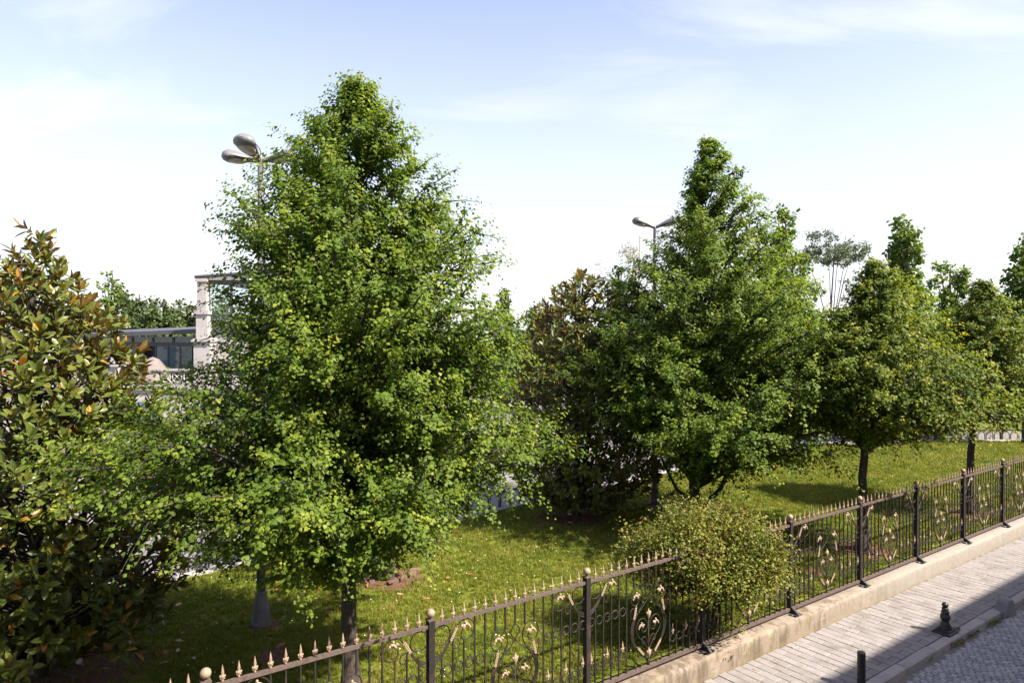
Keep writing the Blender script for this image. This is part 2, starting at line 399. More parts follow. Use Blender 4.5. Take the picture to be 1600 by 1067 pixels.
class MB:
    def __init__(self):
        self.v = []; self.f = []
    def add(self, verts, faces):
        b = len(self.v)
        self.v += [tuple(p) for p in verts]
        self.f += [tuple(i + b for i in f) for f in faces]
        return self
    def box(self, x0, x1, y0, y1, z0, z1):
        v = [(x0, y0, z0), (x1, y0, z0), (x1, y1, z0), (x0, y1, z0), (x0, y0, z1), (x1, y0, z1), (x1, y1, z1), (x0, y1, z1)]
        return self.add(v, [(0, 3, 2, 1), (4, 5, 6, 7), (0, 1, 5, 4), (1, 2, 6, 5), (2, 3, 7, 6), (3, 0, 4, 7)])
    def chamfer(self, x0, x1, y0, y1, z0, z1, c):
        """box with bevelled top edges (no bottom)"""
        v = [(x0, y0, z0), (x1, y0, z0), (x1, y1, z0), (x0, y1, z0),
             (x0, y0, z1 - c), (x1, y0, z1 - c), (x1, y1, z1 - c), (x0, y1, z1 - c),
             (x0 + c, y0 + c, z1), (x1 - c, y0 + c, z1), (x1 - c, y1 - c, z1), (x0 + c, y1 - c, z1)]
        f = [(8, 9, 10, 11)]
        for i in range(4):
            j = (i + 1) % 4
            f += [(i, j, j + 4, i + 4), (i + 4, j + 4, j + 8, i + 8)]
        return self.add(v, f)
    def tube(self, pts, rad, sides=6, cap=True):
        pts = [Vector(p) for p in pts]
        n = len(pts)
        if not hasattr(rad, '__len__'): rad = [rad] * n
        rings = []
        ref = None
        for i, p in enumerate(pts):
            t = (pts[min(i + 1, n - 1)] - pts[max(i - 1, 0)])
            if t.length < 1e-9: t = Vector((0, 0, 1))
            t.normalize()
            if ref is None:
                a = Vector((0, 1, 0)) if abs(t.y) < 0.9 else Vector((1, 0, 0))
            else:
                a = ref
            x = a - t * a.dot(t)
            if x.length < 1e-6: x = t.orthogonal()
            x.normalize(); ref = x
            y = t.cross(x)
            rings.append([p + (x * math.cos(2 * math.pi * k / sides) + y * math.sin(2 * math.pi * k / sides)) * rad[i] for k in range(sides)])
        v = [q for r in rings for q in r]
        f = []
        for i in range(n - 1):
            for k in range(sides):
                k2 = (k + 1) % sides
                f.append((i * sides + k, i * sides + k2, (i + 1) * sides + k2, (i + 1) * sides + k))
        if cap:
            f.append(tuple(range(sides - 1, -1, -1)))
            f.append(tuple((n - 1) * sides + k for k in range(sides)))
        return self.add(v, f)
    def lathe(self, prof, seg=12, c=(0, 0, 0), sx=1.0, sy=1.0):
        v = []; f = []
        for r, z in prof:
            for k in range(seg):
                a = 2 * math.pi * k / seg
                v.append((c[0] + r * sx * math.cos(a), c[1] + r * sy * math.sin(a), c[2] + z))
        m = len(prof)
        for i in range(m - 1):
            for k in range(seg):
                k2 = (k + 1) % seg
                f.append((i * seg + k, i * seg + k2, (i + 1) * seg + k2, (i + 1) * seg + k))
        if prof[0][0] > 1e-5: f.append(tuple(range(seg - 1, -1, -1)))
        if prof[-1][0] > 1e-5: f.append(tuple((m - 1) * seg + k for k in range(seg)))
        return self.add(v, f)
    def ball(self, c, r, seg=10, rings=6, s=(1, 1, 1), M=None):
        v = []; f = []
        for i in range(rings + 1):
            th = math.pi * i / rings
            for k in range(seg):
                a = 2 * math.pi * k / seg
                p = Vector((r * s[0] * math.sin(th) * math.cos(a), r * s[1] * math.sin(th) * math.sin(a), -r * s[2] * math.cos(th)))
                if M is not None: p = M @ p
                v.append(p + Vector(c))
        for i in range(rings):
            for k in range(seg):
                k2 = (k + 1) % seg
                f.append((i * seg + k, i * seg + k2, (i + 1) * seg + k2, (i + 1) * seg + k))
        return self.add(v, f)
    def mesh(self, name, mat, smooth=False):
        me = bpy.data.meshes.new(name)
        me.from_pydata(self.v, [], self.f)
        me.materials.append(mat)
        if smooth:
            me.polygons.foreach_set('use_smooth', [True] * len(me.polygons))
        me.update()
        return me
    def obj(self, name, mat, parent=None, loc=None, smooth=False, rotz=None, **kw):
        o = bpy.data.objects.new(name, self.mesh(name, mat, smooth))
        if loc is not None: o.location = loc
        if rotz is not None: o.rotation_euler = (0, 0, rotz)
        return put(o, parent, **kw)

def share(name, me, parent, loc=(0, 0, 0), rot=(0, 0, 0), scale=None, **kw):
    o = bpy.data.objects.new(name, me)
    o.location = loc; o.rotation_euler = rot
    if scale is not None: o.scale = scale if hasattr(scale, '__len__') else (scale,) * 3
    return put(o, parent, **kw)

def spline(ctrl, n=8):
    """Catmull-Rom through control points (any dimension)"""
    c = [np.array(p, float) for p in ctrl]
    c = [2 * c[0] - c[1]] + c + [2 * c[-1] - c[-2]]
    out = []
    for i in range(1, len(c) - 2):
        p0, p1, p2, p3 = c[i - 1:i + 3]
        for k in range(n):
            t = k / n
            out.append(0.5 * ((2 * p1) + (-p0 + p2) * t + (2 * p0 - 5 * p1 + 4 * p2 - p3) * t * t + (-p0 + 3 * p1 - 3 * p2 + p3) * t ** 3))
    out.append(c[-2])
    return out

def big_mesh(name, verts, loops, starts, mat, attr=None, smooth=False, mats=None):
    me = bpy.data.meshes.new(name)
    me.vertices.add(len(verts)); me.vertices.foreach_set('co', np.ascontiguousarray(verts, dtype=np.float32).ravel())
    me.loops.add(len(loops)); me.loops.foreach_set('vertex_index', np.ascontiguousarray(loops, dtype=np.int32))
    me.polygons.add(len(starts)); me.polygons.foreach_set('loop_start', np.ascontiguousarray(starts, dtype=np.int32))
    me.update(calc_edges=True)
    me.materials.append(mat)
    if attr is not None:
        a = me.attributes.new('tint', 'FLOAT', 'FACE')
        a.data.foreach_set('value', np.ascontiguousarray(attr, dtype=np.float32))
    me.polygons.foreach_set('use_smooth', np.full(len(starts), smooth))
    return me

# leaf outlines: (along, across, up) and faces
LEAF6 = (np.array([(0, 0, 0), (0.22, -0.44, 0.10), (0.22, 0.44, 0.10), (0.64, -0.34, 0.03), (0.64, 0.34, 0.03), (1.0, 0, -0.12), (0.3, 0, -0.03), (0.66, 0, -0.07)]),
         [(1, 6, 0), (6, 2, 0), (3, 7, 6, 1), (7, 4, 2, 6), (5, 7, 3), (5, 4, 7)])
LEAF4 = (np.array([(0, 0, 0), (0.42, -0.42, 0.08), (0.42, 0.42, 0.08), (1.0, 0, -0.08)]), [(1, 2, 0), (3, 2, 1)])
LEAF5 = (np.array([(0, 0, 0), (0.24, -0.45, 0.09), (0.24, 0.45, 0.09), (0.64, -0.33, 0.02), (0.64, 0.33, 0.02), (1.0, 0, -0.12)]), [(1, 2, 0), (3, 4, 2, 1), (5, 4, 3)])
LONG6 = (np.array([(0, 0, 0), (0.35, -0.19, 0.07), (0.35, 0.19, 0.07), (0.72, -0.17, 0.04), (0.72, 0.17, 0.04), (1.0, 0, -0.05), (0.36, 0, 0.0), (0.72, 0, -0.01)]),
         [(1, 6, 0), (6, 2, 0), (3, 7, 6, 1), (7, 4, 2, 6), (5, 7, 3), (5, 4, 7)])

def norm(a):
    return a / np.maximum(np.linalg.norm(a, axis=-1, keepdims=True), 1e-9)

def leaf_frames(P, A, Nn):
    A = norm(A)
    B = norm(np.cross(Nn, A))
    C = np.cross(A, B)
    return A, B, C

def leaves_mesh(name, P, A, Nn, Sz, T, mat, shape):
    tv, tf = shape
    A, B, C = leaf_frames(P, A, Nn)
    n = len(P); k = len(tv)
    V = P[:, None, :] + Sz[:, None, None] * (tv[None, :, 0:1] * A[:, None, :] + tv[None, :, 1:2] * B[:, None, :] + tv[None, :, 2:3] * C[:, None, :])
    lp = np.concatenate([np.array(f) for f in tf])
    lens = np.array([len(f) for f in tf])
    st = np.concatenate([[0], np.cumsum(lens)[:-1]])
    loops = (np.arange(n)[:, None] * k + lp[None, :]).ravel()
    starts = (np.arange(n)[:, None] * len(lp) + st[None, :]).ravel()
    attr = np.repeat(T, len(tf))
    return big_mesh(name, V.reshape(-1, 3), loops, starts, mat, attr)

def tubes_mesh(name, lines, mat, sides=6):
    mb = MB()
    for pts, rad in lines:
        mb.tube(pts, rad, sides if max(rad) > 0.03 else 4, cap=False)
    return mb.mesh(name, mat, True)

def single_leaf_meshes(name, shape, mat, tints):
    out = []
    for t in tints:
        tv, tf = shape
        me = bpy.data.meshes.new(name)
        me.from_pydata([tuple(v) for v in tv], [], tf)
        me.materials.append(mat)
        a = me.attributes.new('tint', 'FLOAT', 'FACE')
        a.data.foreach_set('value', [t] * len(tf))
        out.append((t, me))
    return out

def pick_leaf_parts(parent, base, P, A, Nn, Sz, T, shape, mat, count=300, need=None):
    """the leaves nearest the eye become objects of their own; returns the mask of the rest"""
    eye = np.array([0, 0, HC]) - np.array(base)
    d = np.linalg.norm(P - eye, axis=1)
    ok = np.ones(len(P), bool) if need is None else need
    idx = np.argsort(np.where(ok, d, 1e9))[:count]
    metas = single_leaf_meshes('leaf', shape, mat, sorted({round(float(q), 2) for q in np.quantile(T[idx], [0.08, 0.3, 0.5, 0.7, 0.92])}))
    A2, B2, C2 = leaf_frames(P[idx], A[idx], Nn[idx])
    for j, i in enumerate(idx):
        me = min(metas, key=lambda q: abs(q[0] - T[i]))[1]
        o = bpy.data.objects.new('leaf', me)
        M = Matrix(((A2[j][0], B2[j][0], C2[j][0], P[i][0]), (A2[j][1], B2[j][1], C2[j][1], P[i][1]), (A2[j][2], B2[j][2], C2[j][2], P[i][2]), (0, 0, 0, 1)))
        o.matrix_basis = M @ Matrix.Scale(float(Sz[i]), 4)
        put(o, parent)
    rest = np.ones(len(P), bool); rest[idx] = False
    return rest

# ------------------------------------------------------------------ layered broadleaf tree (linden / hornbeam)
def layered_tree(name, base, prof, nb, twigs, per, leaf, trunk_r, label, group=None, seed=1, shape=LEAF6, lean=(0, 0), parts=0,
                 mat=LINDEN, crown_base=None, forks=(), squash=1.0, bark=BARK, gaps=0.0):
    rng = np.random.default_rng(seed)
    prof = sorted(prof)
    pz = np.array([p[0] for p in prof]); pl = np.array([p[1] for p in prof]); pr = np.array([p[2] for p in prof])
    zlo, zhi = pz[0], pz[-1]
    cb = crown_base if crown_base is not None else zlo
    def axis(z):
        t = z / zhi
        return np.array([lean[0] * t * t, lean[1] * t * t])
    # tip heights: density follows the radius so that the skin is evenly covered
    zz_ = np.linspace(zlo, zhi, 200)
    dens = np.interp(zz_, pz, (pl + pr) / 2) + 0.45
    cdf = np.cumsum(dens); cdf /= cdf[-1]
    zt = np.interp((np.arange(nb) + rng.random(nb)) / nb, cdf, zz_)
    az = np.arange(nb) * 2.399963 + rng.normal(0, 0.25, nb)
    lines = []
    Ps, As, Ns, Ss, Ts = [], [], [], [], []
    # trunk
    tz = np.linspace(0, zhi * 0.97, 16)
    wob = np.cumsum(rng.normal(0, 0.012, (16, 2)), axis=0)
    tp = [(axis(z)[0] + wob[i, 0], axis(z)[1] + wob[i, 1], z) for i, z in enumerate(tz)]
    tr = [trunk_r * (1 - 0.93 * (z / zhi)) * (1.0 + 0.45 * math.exp(-z / 0.16)) + 0.004 for z in tz]
    tr[0] *= 1.15
    lines.append(([(tp[0][0], tp[0][1], -0.12)] + tp, [tr[0] * 1.2] + tr))
    for (fz, fa, fl, fr) in forks:
        a = axis(fz)
        lines.append(([(a[0], a[1], fz), (a[0] + 0.45 * fl * math.cos(fa), a[1] + 0.45 * fl * math.sin(fa), fz + 0.35 * fl), (a[0] + 0.8 * fl * math.cos(fa), a[1] + 0.8 * fl * math.sin(fa), fz + fl)], [fr, fr * 0.8, fr * 0.5]))
    ph = rng.uniform(0, 6.28, 8)
    def lobe(a, z):
        return (0.40 * math.sin(2 * a + 1.9 * z + ph[0]) + 0.34 * math.sin(3 * a - 2.6 * z + ph[1]) + 0.30 * math.sin(5 * a + 3.7 * z + ph[2])
                + 0.26 * math.sin(a + 4.9 * z + ph[3]) + 0.20 * math.sin(7 * a - 5.3 * z + ph[4]))
    for b in range(nb):
        z1 = zt[b]; a = az[b]
        lb = lobe(a, z1 * 7.4 / zhi)
        if lb < -0.55 and rng.random() < 0.75 and z1 < 0.88 * zhi: continue
        w = (1 + math.cos(a)) / 2
        Rm = float(np.interp(z1, pz, pl) * (1 - w) + np.interp(z1, pz, pr) * w)
        Rm *= 1 - (1 - squash) * abs(math.sin(a))
        Rm *= rng.uniform(0.84, 1.05) if rng.random() > 0.18 else rng.uniform(0.5, 0.8)
        Rm = max(Rm - 0.14, 0.07)
        Rm *= 1 + 0.22 * max(-1.0, min(1.0, lb)) * (1 if z1 < 0.85 * zhi else 0.5)
        rise = (0.55 + 0.75 * (z1 - zlo) / (zhi - zlo)) * Rm * rng.uniform(0.75, 1.25)
        z0 = max(min(cb, z1), z1 - rise)
        droop = 0.13 * Rm * max(0.0, 1 - (z1 - zlo) / (0.55 * (zhi - zlo)))
        t = np.linspace(0, 1, 7)
        bend = rng.normal(0, 0.10)
        aa = a + bend * t
        ax0 = axis(z0)
        px = ax0[0] + Rm * t * np.cos(aa); py = ax0[1] + Rm * t * np.sin(aa)
        pz_ = z0 + (z1 + droop - z0) * (1 - (1 - t) ** 1.5) - droop * t ** 3
        br = trunk_r * 0.30 * min(1.0, Rm / 2.0) + 0.006
        lines.append((list(zip(px, py, pz_)), [br * (1 - 0.85 * q) for q in t]))
        # twigs
        nt_ = max(6, int(twigs * (0.5 + 0.5 * min(1, Rm / 2.2))))
        tt = 0.22 + 0.78 * (np.arange(nt_) + rng.random(nt_)) / nt_
        tt[-1] = 1.0
        bx = np.interp(tt, t, px); by = np.interp(tt, t, py); bz = np.interp(tt, t, pz_)
        side = np.where(np.arange(nt_) % 2 == 0, 1, -1) * rng.uniform(0.35, 1.15, nt_)
        side[-1] *= 0.15
        ta = a + bend * tt + side
        Lt = (0.18 + 0.30 * Rm ** 0.7 * (1.05 - 0.75 * np.abs(tt - 0.5))) * rng.uniform(0.65, 1.15, nt_)
        el = rng.normal(0.34, 0.48, nt_) + 0.20 * (z1 - zlo) / (zhi - zlo)
        nl = per
        s = (np.arange(nl) + 0.5) / nl
        S_ = np.clip(s[None, :] + rng.normal(0, 0.03, (nt_, nl)), 0.02, 1.03)
        hx = np.cos(ta)[:, None] * np.cos(el)[:, None]; hy = np.sin(ta)[:, None] * np.cos(el)[:, None]
        X = bx[:, None] + hx * S_ * Lt[:, None]
        Y = by[:, None] + hy * S_ * Lt[:, None]
        Z = bz[:, None] + np.sin(el)[:, None] * S_ * Lt[:, None] - 0.22 * Lt[:, None] * S_ ** 2
        P = np.stack([X, Y, Z], -1) + rng.normal(0, 0.036, (nt_, nl, 3))
        ls = np.where(np.arange(nl) % 2 == 0, 1.0, -1.0)[None, :] * rng.uniform(0.5, 1.3, (nt_, nl))
        la = ta[:, None] + ls
        Ax = np.stack([np.cos(la), np.sin(la), rng.normal(-0.45, 0.32, (nt_, nl))], -1)
        outw = np.stack([np.cos(ta), np.sin(ta), np.zeros(nt_)], -1)[:, None, :]
        Nn = np.array([0, 0, 1.0]) + 0.55 * outw + rng.normal(0, 0.42, (nt_, nl, 3))
        Sz = leaf * rng.uniform(0.5, 1.35, (nt_, nl)) * (1.05 - 0.3 * S_)
        shoot = rng.random(nt_)[:, None] < 0.42
        T = np.clip(0.24 + rng.normal(0, 0.07, (nt_, nl)) + rng.normal(0, 0.07, (nt_, 1)) + rng.normal(0, 0.07) + 0.08 * lb + np.where(shoot, 0.58 * S_ ** 2.0, 0.12 * S_) * (0.30 + 0.70 * tt[:, None]), 0, 1)
        Ps.append(P.reshape(-1, 3)); As.append(Ax.reshape(-1, 3)); Ns.append(Nn.reshape(-1, 3)); Ss.append(Sz.ravel()); Ts.append(T.ravel())
        if Rm > 0.5:
            for q in range(0, nt_, 2):
                lines.append(([(bx[q], by[q], bz[q]), (X[q, nl // 2], Y[q, nl // 2], Z[q, nl // 2]), (X[q, -1], Y[q, -1], Z[q, -1])], [br * 0.32 + 0.002, 0.004, 0.002]))
    P = np.concatenate(Ps); A = np.concatenate(As); Nn = np.concatenate(Ns); Sz = np.concatenate(Ss); T = np.concatenate(Ts)
    root = empty(name, base, label, 'tree', group)
    put(bpy.data.objects.new('trunk', tubes_mesh('trunk', lines, bark, 9)), root)
    if parts:
        rest = pick_leaf_parts(root, base, P, A, Nn, Sz, T, shape, mat, parts)
        P, A, Nn, Sz, T = P[rest], A[rest], Nn[rest], Sz[rest], T[rest]
    put(bpy.data.objects.new('crown', leaves_mesh('crown', P, A, Nn, Sz, T, mat, shape)), root, kind='stuff')
    return root, len(P)

# ------------------------------------------------------------------ magnolia: rosettes of long leathery leaves
def magnolia(name, base, prof, nros, leaf, label, seed=3, parts=0, stems=4, lean=(0, 0), group=None, amber=0.05, amber_z=99):
    rng = np.random.default_rng(seed)
    prof = sorted(prof)
    pz = np.array([p[0] for p in prof]); pl = np.array([p[1] for p in prof]); pr = np.array([p[2] for p in prof])
    zlo, zhi = pz[0], pz[-1]
    lines = []
    ends = []
    tz = np.linspace(-0.1, zhi * 0.94, 12)
    tp = [(lean[0] * (z / zhi) + rng.normal(0, 0.03), lean[1] * (z / zhi) + rng.normal(0, 0.03), z) for z in tz]
    lines.append((tp, [0.10 * (1 - 0.9 * max(z, 0) / zhi) + 0.008 for z in tz]))
    for q in range(stems):
        a = rng.uniform(0, 6.28); h = rng.uniform(0.5, 0.8) * zhi
        rr = float(np.interp(h, pz, (pl + pr) / 2)) * rng.uniform(0.4, 0.75)
        pts = [(0.05 * math.cos(a), 0.05 * math.sin(a), -0.08), (rr * 0.45 * math.cos(a), rr * 0.45 * math.sin(a), h * 0.35),
               (rr * 0.8 * math.cos(a + 0.2), rr * 0.8 * math.sin(a + 0.2), h * 0.7), (rr * math.cos(a + 0.3), rr * math.sin(a + 0.3), h)]
        lines.append(([tuple(p) for p in spline(pts, 4)], list(np.linspace(0.065 if nros > 500 else 0.085, 0.012, 13))))
    zz_ = np.linspace(zlo, zhi, 200)
    dens = np.interp(zz_, pz, (pl + pr) / 2) ** 1.3 + 0.1
    cdf = np.cumsum(dens); cdf /= cdf[-1]
    Ps, As, Ns, Ss, Ts = [], [], [], [], []
    for b in range(nros):
        z = float(np.interp((b + rng.random()) / nros, cdf, zz_))
        a = b * 2.399963 + rng.normal(0, 0.3)
        w = (1 + math.cos(a)) / 2
        Rm = float(np.interp(z, pz, pl) * (1 - w) + np.interp(z, pz, pr) * w)
        f = rng.beta(3.2, 1.1)
        Rr = Rm * f * rng.uniform(0.85, 1.12)
        c = np.array([lean[0] * z / zhi + Rr * math.cos(a), lean[1] * z / zhi + Rr * math.sin(a), z + rng.normal(0, 0.08)])
        if b % 4 == 0:
            z0 = max(0.25, z - 0.55 * Rr - rng.uniform(0, 0.4))
            s0 = np.array([lean[0] * z0 / zhi, lean[1] * z0 / zhi, z0])
            m_ = s0 + (c - s0) * 0.55 + np.array([0, 0, -0.08 * Rr]) + rng.normal(0, 0.06, 3)
            lines.append(([tuple(p) for p in spline([s0, m_, c], 3)], list(np.linspace(0.020, 0.005, 7))))
        d = norm(np.array([math.cos(a) * (0.9 - 0.3 * (z / zhi)), math.sin(a) * (0.9 - 0.3 * (z / zhi)), 0.55 + 0.6 * (z / zhi)]) + rng.normal(0, 0.25, 3))
        m = int(rng.integers(7, 12))
        u = norm(np.cross(d, [0.3, 0.2, 1.0])); v = np.cross(d, u)
        ph = np.arange(m) * 2.399963 + rng.uniform(0, 6)
        open_ = np.linspace(0.35, 1.25, m) + rng.normal(0, 0.12, m)     # inner leaves upright, outer ones spread
        rad = np.cos(ph)[:, None] * u + np.sin(ph)[:, None] * v
        A = np.cos(open_)[:, None] * d + np.sin(open_)[:, None] * rad
        A[:, 2] -= 0.15 * open_
        Nn = np.sin(open_)[:, None] * d - np.cos(open_)[:, None] * rad * 1.0 + rng.normal(0, 0.22, (m, 3))
        P = c - d * (np.linspace(0, 0.12, m))[:, None]
        Sz = leaf * rng.uniform(0.7, 1.2, m)
        T = np.clip(rng.normal(0.42, 0.20, m), 0, 0.84)
        T[rng.random(m) < (amber if z < amber_z else amber * 1.5)] = rng.uniform(0.9, 1.0)
        Ps.append(P); As.append(A); Ns.append(Nn); Ss.append(Sz); Ts.append(T)
    P = np.concatenate(Ps); A = np.concatenate(As); Nn = np.concatenate(Ns); Sz = np.concatenate(Ss); T = np.concatenate(Ts)
    root = empty(name, base, label, 'tree', group)
    put(bpy.data.objects.new('trunk', tubes_mesh('trunk', lines, BARK, 8)), root)
    if parts:
        B = np.array(base)
        yy = P[:, 1] + B[1]; vis = np.abs((P[:, 0] + B[0]) / yy) < 0.75
        rest = pick_leaf_parts(root, base, P, A, Nn, Sz, T, LONG6, MAGN, parts, need=vis)
        P, A, Nn, Sz, T = P[rest], A[rest], Nn[rest], Sz[rest], T[rest]
    put(bpy.data.objects.new('crown', leaves_mesh('crown', P, A, Nn, Sz, T, MAGN, LONG6)), root, kind='stuff')
    return root

# ------------------------------------------------------------------ looser background tree made of leaf clumps
def clump_tree(name, base, height, clumps, leaf, n, mat, label, trunk_r=0.15, seed=5, bark=BARK, group=None, limb_every=1, limb_from=0.62, shape=LEAF4):
    """clumps: (x, y, z, rx, rz) ellipsoids relative to the base, filled unevenly with leaves; limbs run to each of them"""
    rng = np.random.default_rng(seed)
    lines = []
    zt = max(c[2] for c in clumps)
    lines.append(([(0, 0, -0.1), (rng.normal(0, 0.1), rng.normal(0, 0.1), zt * 0.5), (clumps[0][0] * 0.6, clumps[0][1] * 0.6, zt)], [trunk_r, trunk_r * 0.7, trunk_r * 0.2]))
    vol = np.array([c[3] ** 2 * c[4] for c in clumps]) ** 0.75
    cnt = np.maximum((n * vol / vol.sum()).astype(int), 30)
    Ps, As, Ns, Ss, Ts = [], [], [], [], []
    li = 0
    for (cx, cy, cz, rx, rz), m in zip(clumps, cnt):
        z0 = max(0.3, min(cz * limb_from, cz - 0.4))
        li += 1
        if li % limb_every == 0: lines.append(([(cx * 0.15, cy * 0.15, z0), (cx * 0.6, cy * 0.6, cz - 0.35 * (cz - z0)), (cx, cy, cz + rz * 0.4)], [trunk_r * 0.4, trunk_r * 0.25, 0.01]))
        # sub-clumps give an uneven outline
        k = max(5, int(m / 70))
        q = norm(rng.normal(0, 1, (k, 3))) * rng.uniform(0.35, 1.0, (k, 1)) ** 0.6
        sub = q * np.array([rx, rx, rz])
        who = rng.integers(0, k, m)
        sr = 0.34 * min(rx, rz) + 0.06
        loc = rng.normal(0, sr * 0.62, (m, 3))
        P = np.array([cx, cy, cz]) + sub[who] + loc
        o = norm(sub[who] + loc * 0.6 + 1e-4)
        A = o * 0.5 + rng.normal(0, 0.6, (m, 3)); A[:, 2] -= 0.25
        Nn = o * 0.6 + np.array([0, 0, 0.8]) + rng.normal(0, 0.5, (m, 3))
        Ps.append(P); As.append(A); Ns.append(Nn)
        Ss.append(leaf * rng.uniform(0.6, 1.25, m))
        Ts.append(np.clip(rng.normal(0.42, 0.2, m) + (rng.random(k) * 0.3)[who], 0, 1))
    root = empty(name, base, label, 'tree', group)
    put(bpy.data.objects.new('trunk', tubes_mesh('trunk', lines, bark, 7)), root)
    me = leaves_mesh('crown', np.concatenate(Ps), np.concatenate(As), np.concatenate(Ns), np.concatenate(Ss), np.concatenate(Ts), mat, shape)
    put(bpy.data.objects.new('crown', me), root, kind='stuff')
    return root

def random_clumps(seed, height, zlo, rfun, k, flat=0.7):
    r = np.random.default_rng(seed)
    out = []
    for i in range(k):
        z = zlo + (height - zlo) * (i + r.random()) / k
        R_ = rfun((z - zlo) / (height - zlo))
        a = i * 2.4 + r.normal(0, 0.4)
        d = R_ * r.uniform(0.25, 0.7)
        s = max(0.25, R_ * r.uniform(0.40, 0.62))
        out.append((d * math.cos(a), d * math.sin(a), z, s, s * flat))
    return out

# ================================================================== GROUND AND STREET
TREES = {                                            # trunk feet on the lawn
    'front': Vector((-1.90, 8.05, 0)), 'second': Vector((4.22, 15.6, 0)), 'third': Vector((7.15, 13.9, 0)), 'fourth': Vector((11.35, 16.9, 0)),
    'mag_left': Vector((-6.1, 8.75, 0)), 'mag_hidden': Vector((-2.25, 12.3, 0)), 'mag_mid': Vector((1.52, 16.6, 0)), 'bush': Vector((2.80, 9.98, 0)),
}
SOIL = [(TREES['front'], 0.6), (TREES['second'] + Vector((0.3, 1.6, 0)), 1.6), (TREES['third'], 0.8), (TREES['fourth'], 0.7), (TREES['mag_left'] + Vector((0.35, 0.1, 0)), 1.25),
        (TREES['mag_hidden'] + Vector((0.1, -0.1, 0)), 0.8), (TREES['mag_mid'] + Vector((-0.1, -0.2, 0)), 1.2), (TREES['bush'], 0.5),
        (Vector((-3.70, 10.20, 0)), 0.30), (Vector((3.8, 17.6, 0)), 0.5), (Vector((15.9, 28.1, 0)), 0.6), (Vector((1.9, 17.6, 0)), 0.5), (Vector((-3.2, 9.2, 0)), 0.35), (Vector((5.6, 12.6, 0)), 0.3)]
BACK = [(-30, -8), (-16, 4.2), (-9.6, 9.3), (-6.09, 12.06), (-1, 16.35), (4, 21), (9, 25.4), (12.5, 27.6), (16, 28.5), (22, 28.75), (34, 28.9), (52, 29.0)]

def along(poly, t):
    L = [0.0]
    for a, b in zip(poly[:-1], poly[1:]):
        L.append(L[-1] + math.hypot(b[0] - a[0], b[1] - a[1]))
    s = np.asarray(t) * L[-1]
    return np.stack([np.interp(s, L, [p[0] for p in poly]), np.interp(s, L, [p[1] for p in poly])], -1), L[-1]

def lawn_height(x, y):
    return 0.018 * np.sin(x * 0.9 + 0.4 * y) + 0.015 * np.sin(y * 1.3 - 0.5 * x)

def soil_at(x, y):
    s = np.zeros_like(x)
    for c, r in SOIL:
        d = np.hypot(x - c.x, (y - c.y))
        s = np.maximum(s, np.clip(1.25 - d / r * 0.95, 0, 1))
    return s

def patchy_grass():
    nt = GRASSM.node_tree
    at = next(n for n in nt.nodes if n.type == 'ATTRIBUTE'); ra = next(n for n in nt.nodes if n.type == 'VALTORGB')
    geo = N(nt, 'ShaderNodeNewGeometry')
    n1 = N(nt, 'ShaderNodeTexNoise'); n1.inputs['Scale'].default_value = 0.9; n1.inputs['Detail'].default_value = 7; n1.inputs['Roughness'].default_value = 0.7
    nt.links.new(geo.outputs['Position'], n1.inputs['Vector'])
    mr = N(nt, 'ShaderNodeMapRange'); mr.inputs['From Min'].default_value = 0.3; mr.inputs['From Max'].default_value = 0.7
    mr.inputs['To Min'].default_value = -0.38; mr.inputs['To Max'].default_value = 0.42
    nt.links.new(n1.outputs['Fac'], mr.inputs['Value'])
    ad = N(nt, 'ShaderNodeMath', operation='ADD', use_clamp=True)
    nt.links.new(at.outputs['Fac'], ad.inputs[0]); nt.links.new(mr.outputs[0], ad.inputs[1])
    nt.links.new(ad.outputs[0], ra.inputs[0])
patchy_grass()

def build_ground():
    # street-level and far ground, one sheet to the horizon (the lawn and pavement stand on it)
    MB().add([(-900, -400, -0.62), (900, -400, -0.62), (900, 1500, -0.62), (-900, 1500, -0.62)], [(0, 1, 2, 3)]).obj('ground', PLAZA, kind='structure')
    # plaza beyond the lawn
    pts = [(-60, 2)] + BACK[1:] + [(300, 29), (300, 600), (-300, 600), (-300, 2)]
    me = MB(); me.add([(p[0], p[1], -0.045) for p in pts], [tuple(range(len(pts)))]); me.obj('plaza', PLAZA, kind='structure')
    ns, nt_ = 300, 150
    t = np.linspace(0, 1, ns)
    bk, _ = along(BACK, t)
    u = np.linspace(-22, 54, ns)
    fr = np.stack([DU.x * u + DV.x * 6.30, DU.y * u + DV.y * 6.30], -1)
    # march both borders together by matching projections on the street direction
    ub = bk[:, 0] * DU.x + bk[:, 1] * DU.y
    bx = np.interp(u, ub, bk[:, 0]); by = np.interp(u, ub, bk[:, 1])
    w = np.linspace(0, 1, nt_) ** 1.25
    X = fr[:, 0][:, None] * (1 - w) + bx[:, None] * w
    Y = fr[:, 1][:, None] * (1 - w) + by[:, None] * w
    edge = np.minimum(1, np.minimum(w / 0.03, (1 - w) / 0.03))
    Z = lawn_height(X, Y) * edge[None, :]
    V = np.stack([X, Y, Z], -1).reshape(-1, 3)
    i, j = np.meshgrid(np.arange(ns - 1), np.arange(nt_ - 1), indexing='ij')
    q = np.stack([i * nt_ + j, (i + 1) * nt_ + j, (i + 1) * nt_ + j + 1, i * nt_ + j + 1], -1).reshape(-1, 4)
    me = big_mesh('lawn', V, q.ravel(), np.arange(len(q)) * 4, LAWNM, smooth=True)
    a = me.attributes.new('soil', 'FLOAT', 'POINT')
    a.data.foreach_set('value', soil_at(V[:, 0], V[:, 1]).astype(np.float32))
    return put(bpy.data.objects.new('lawn', me), kind='structure')

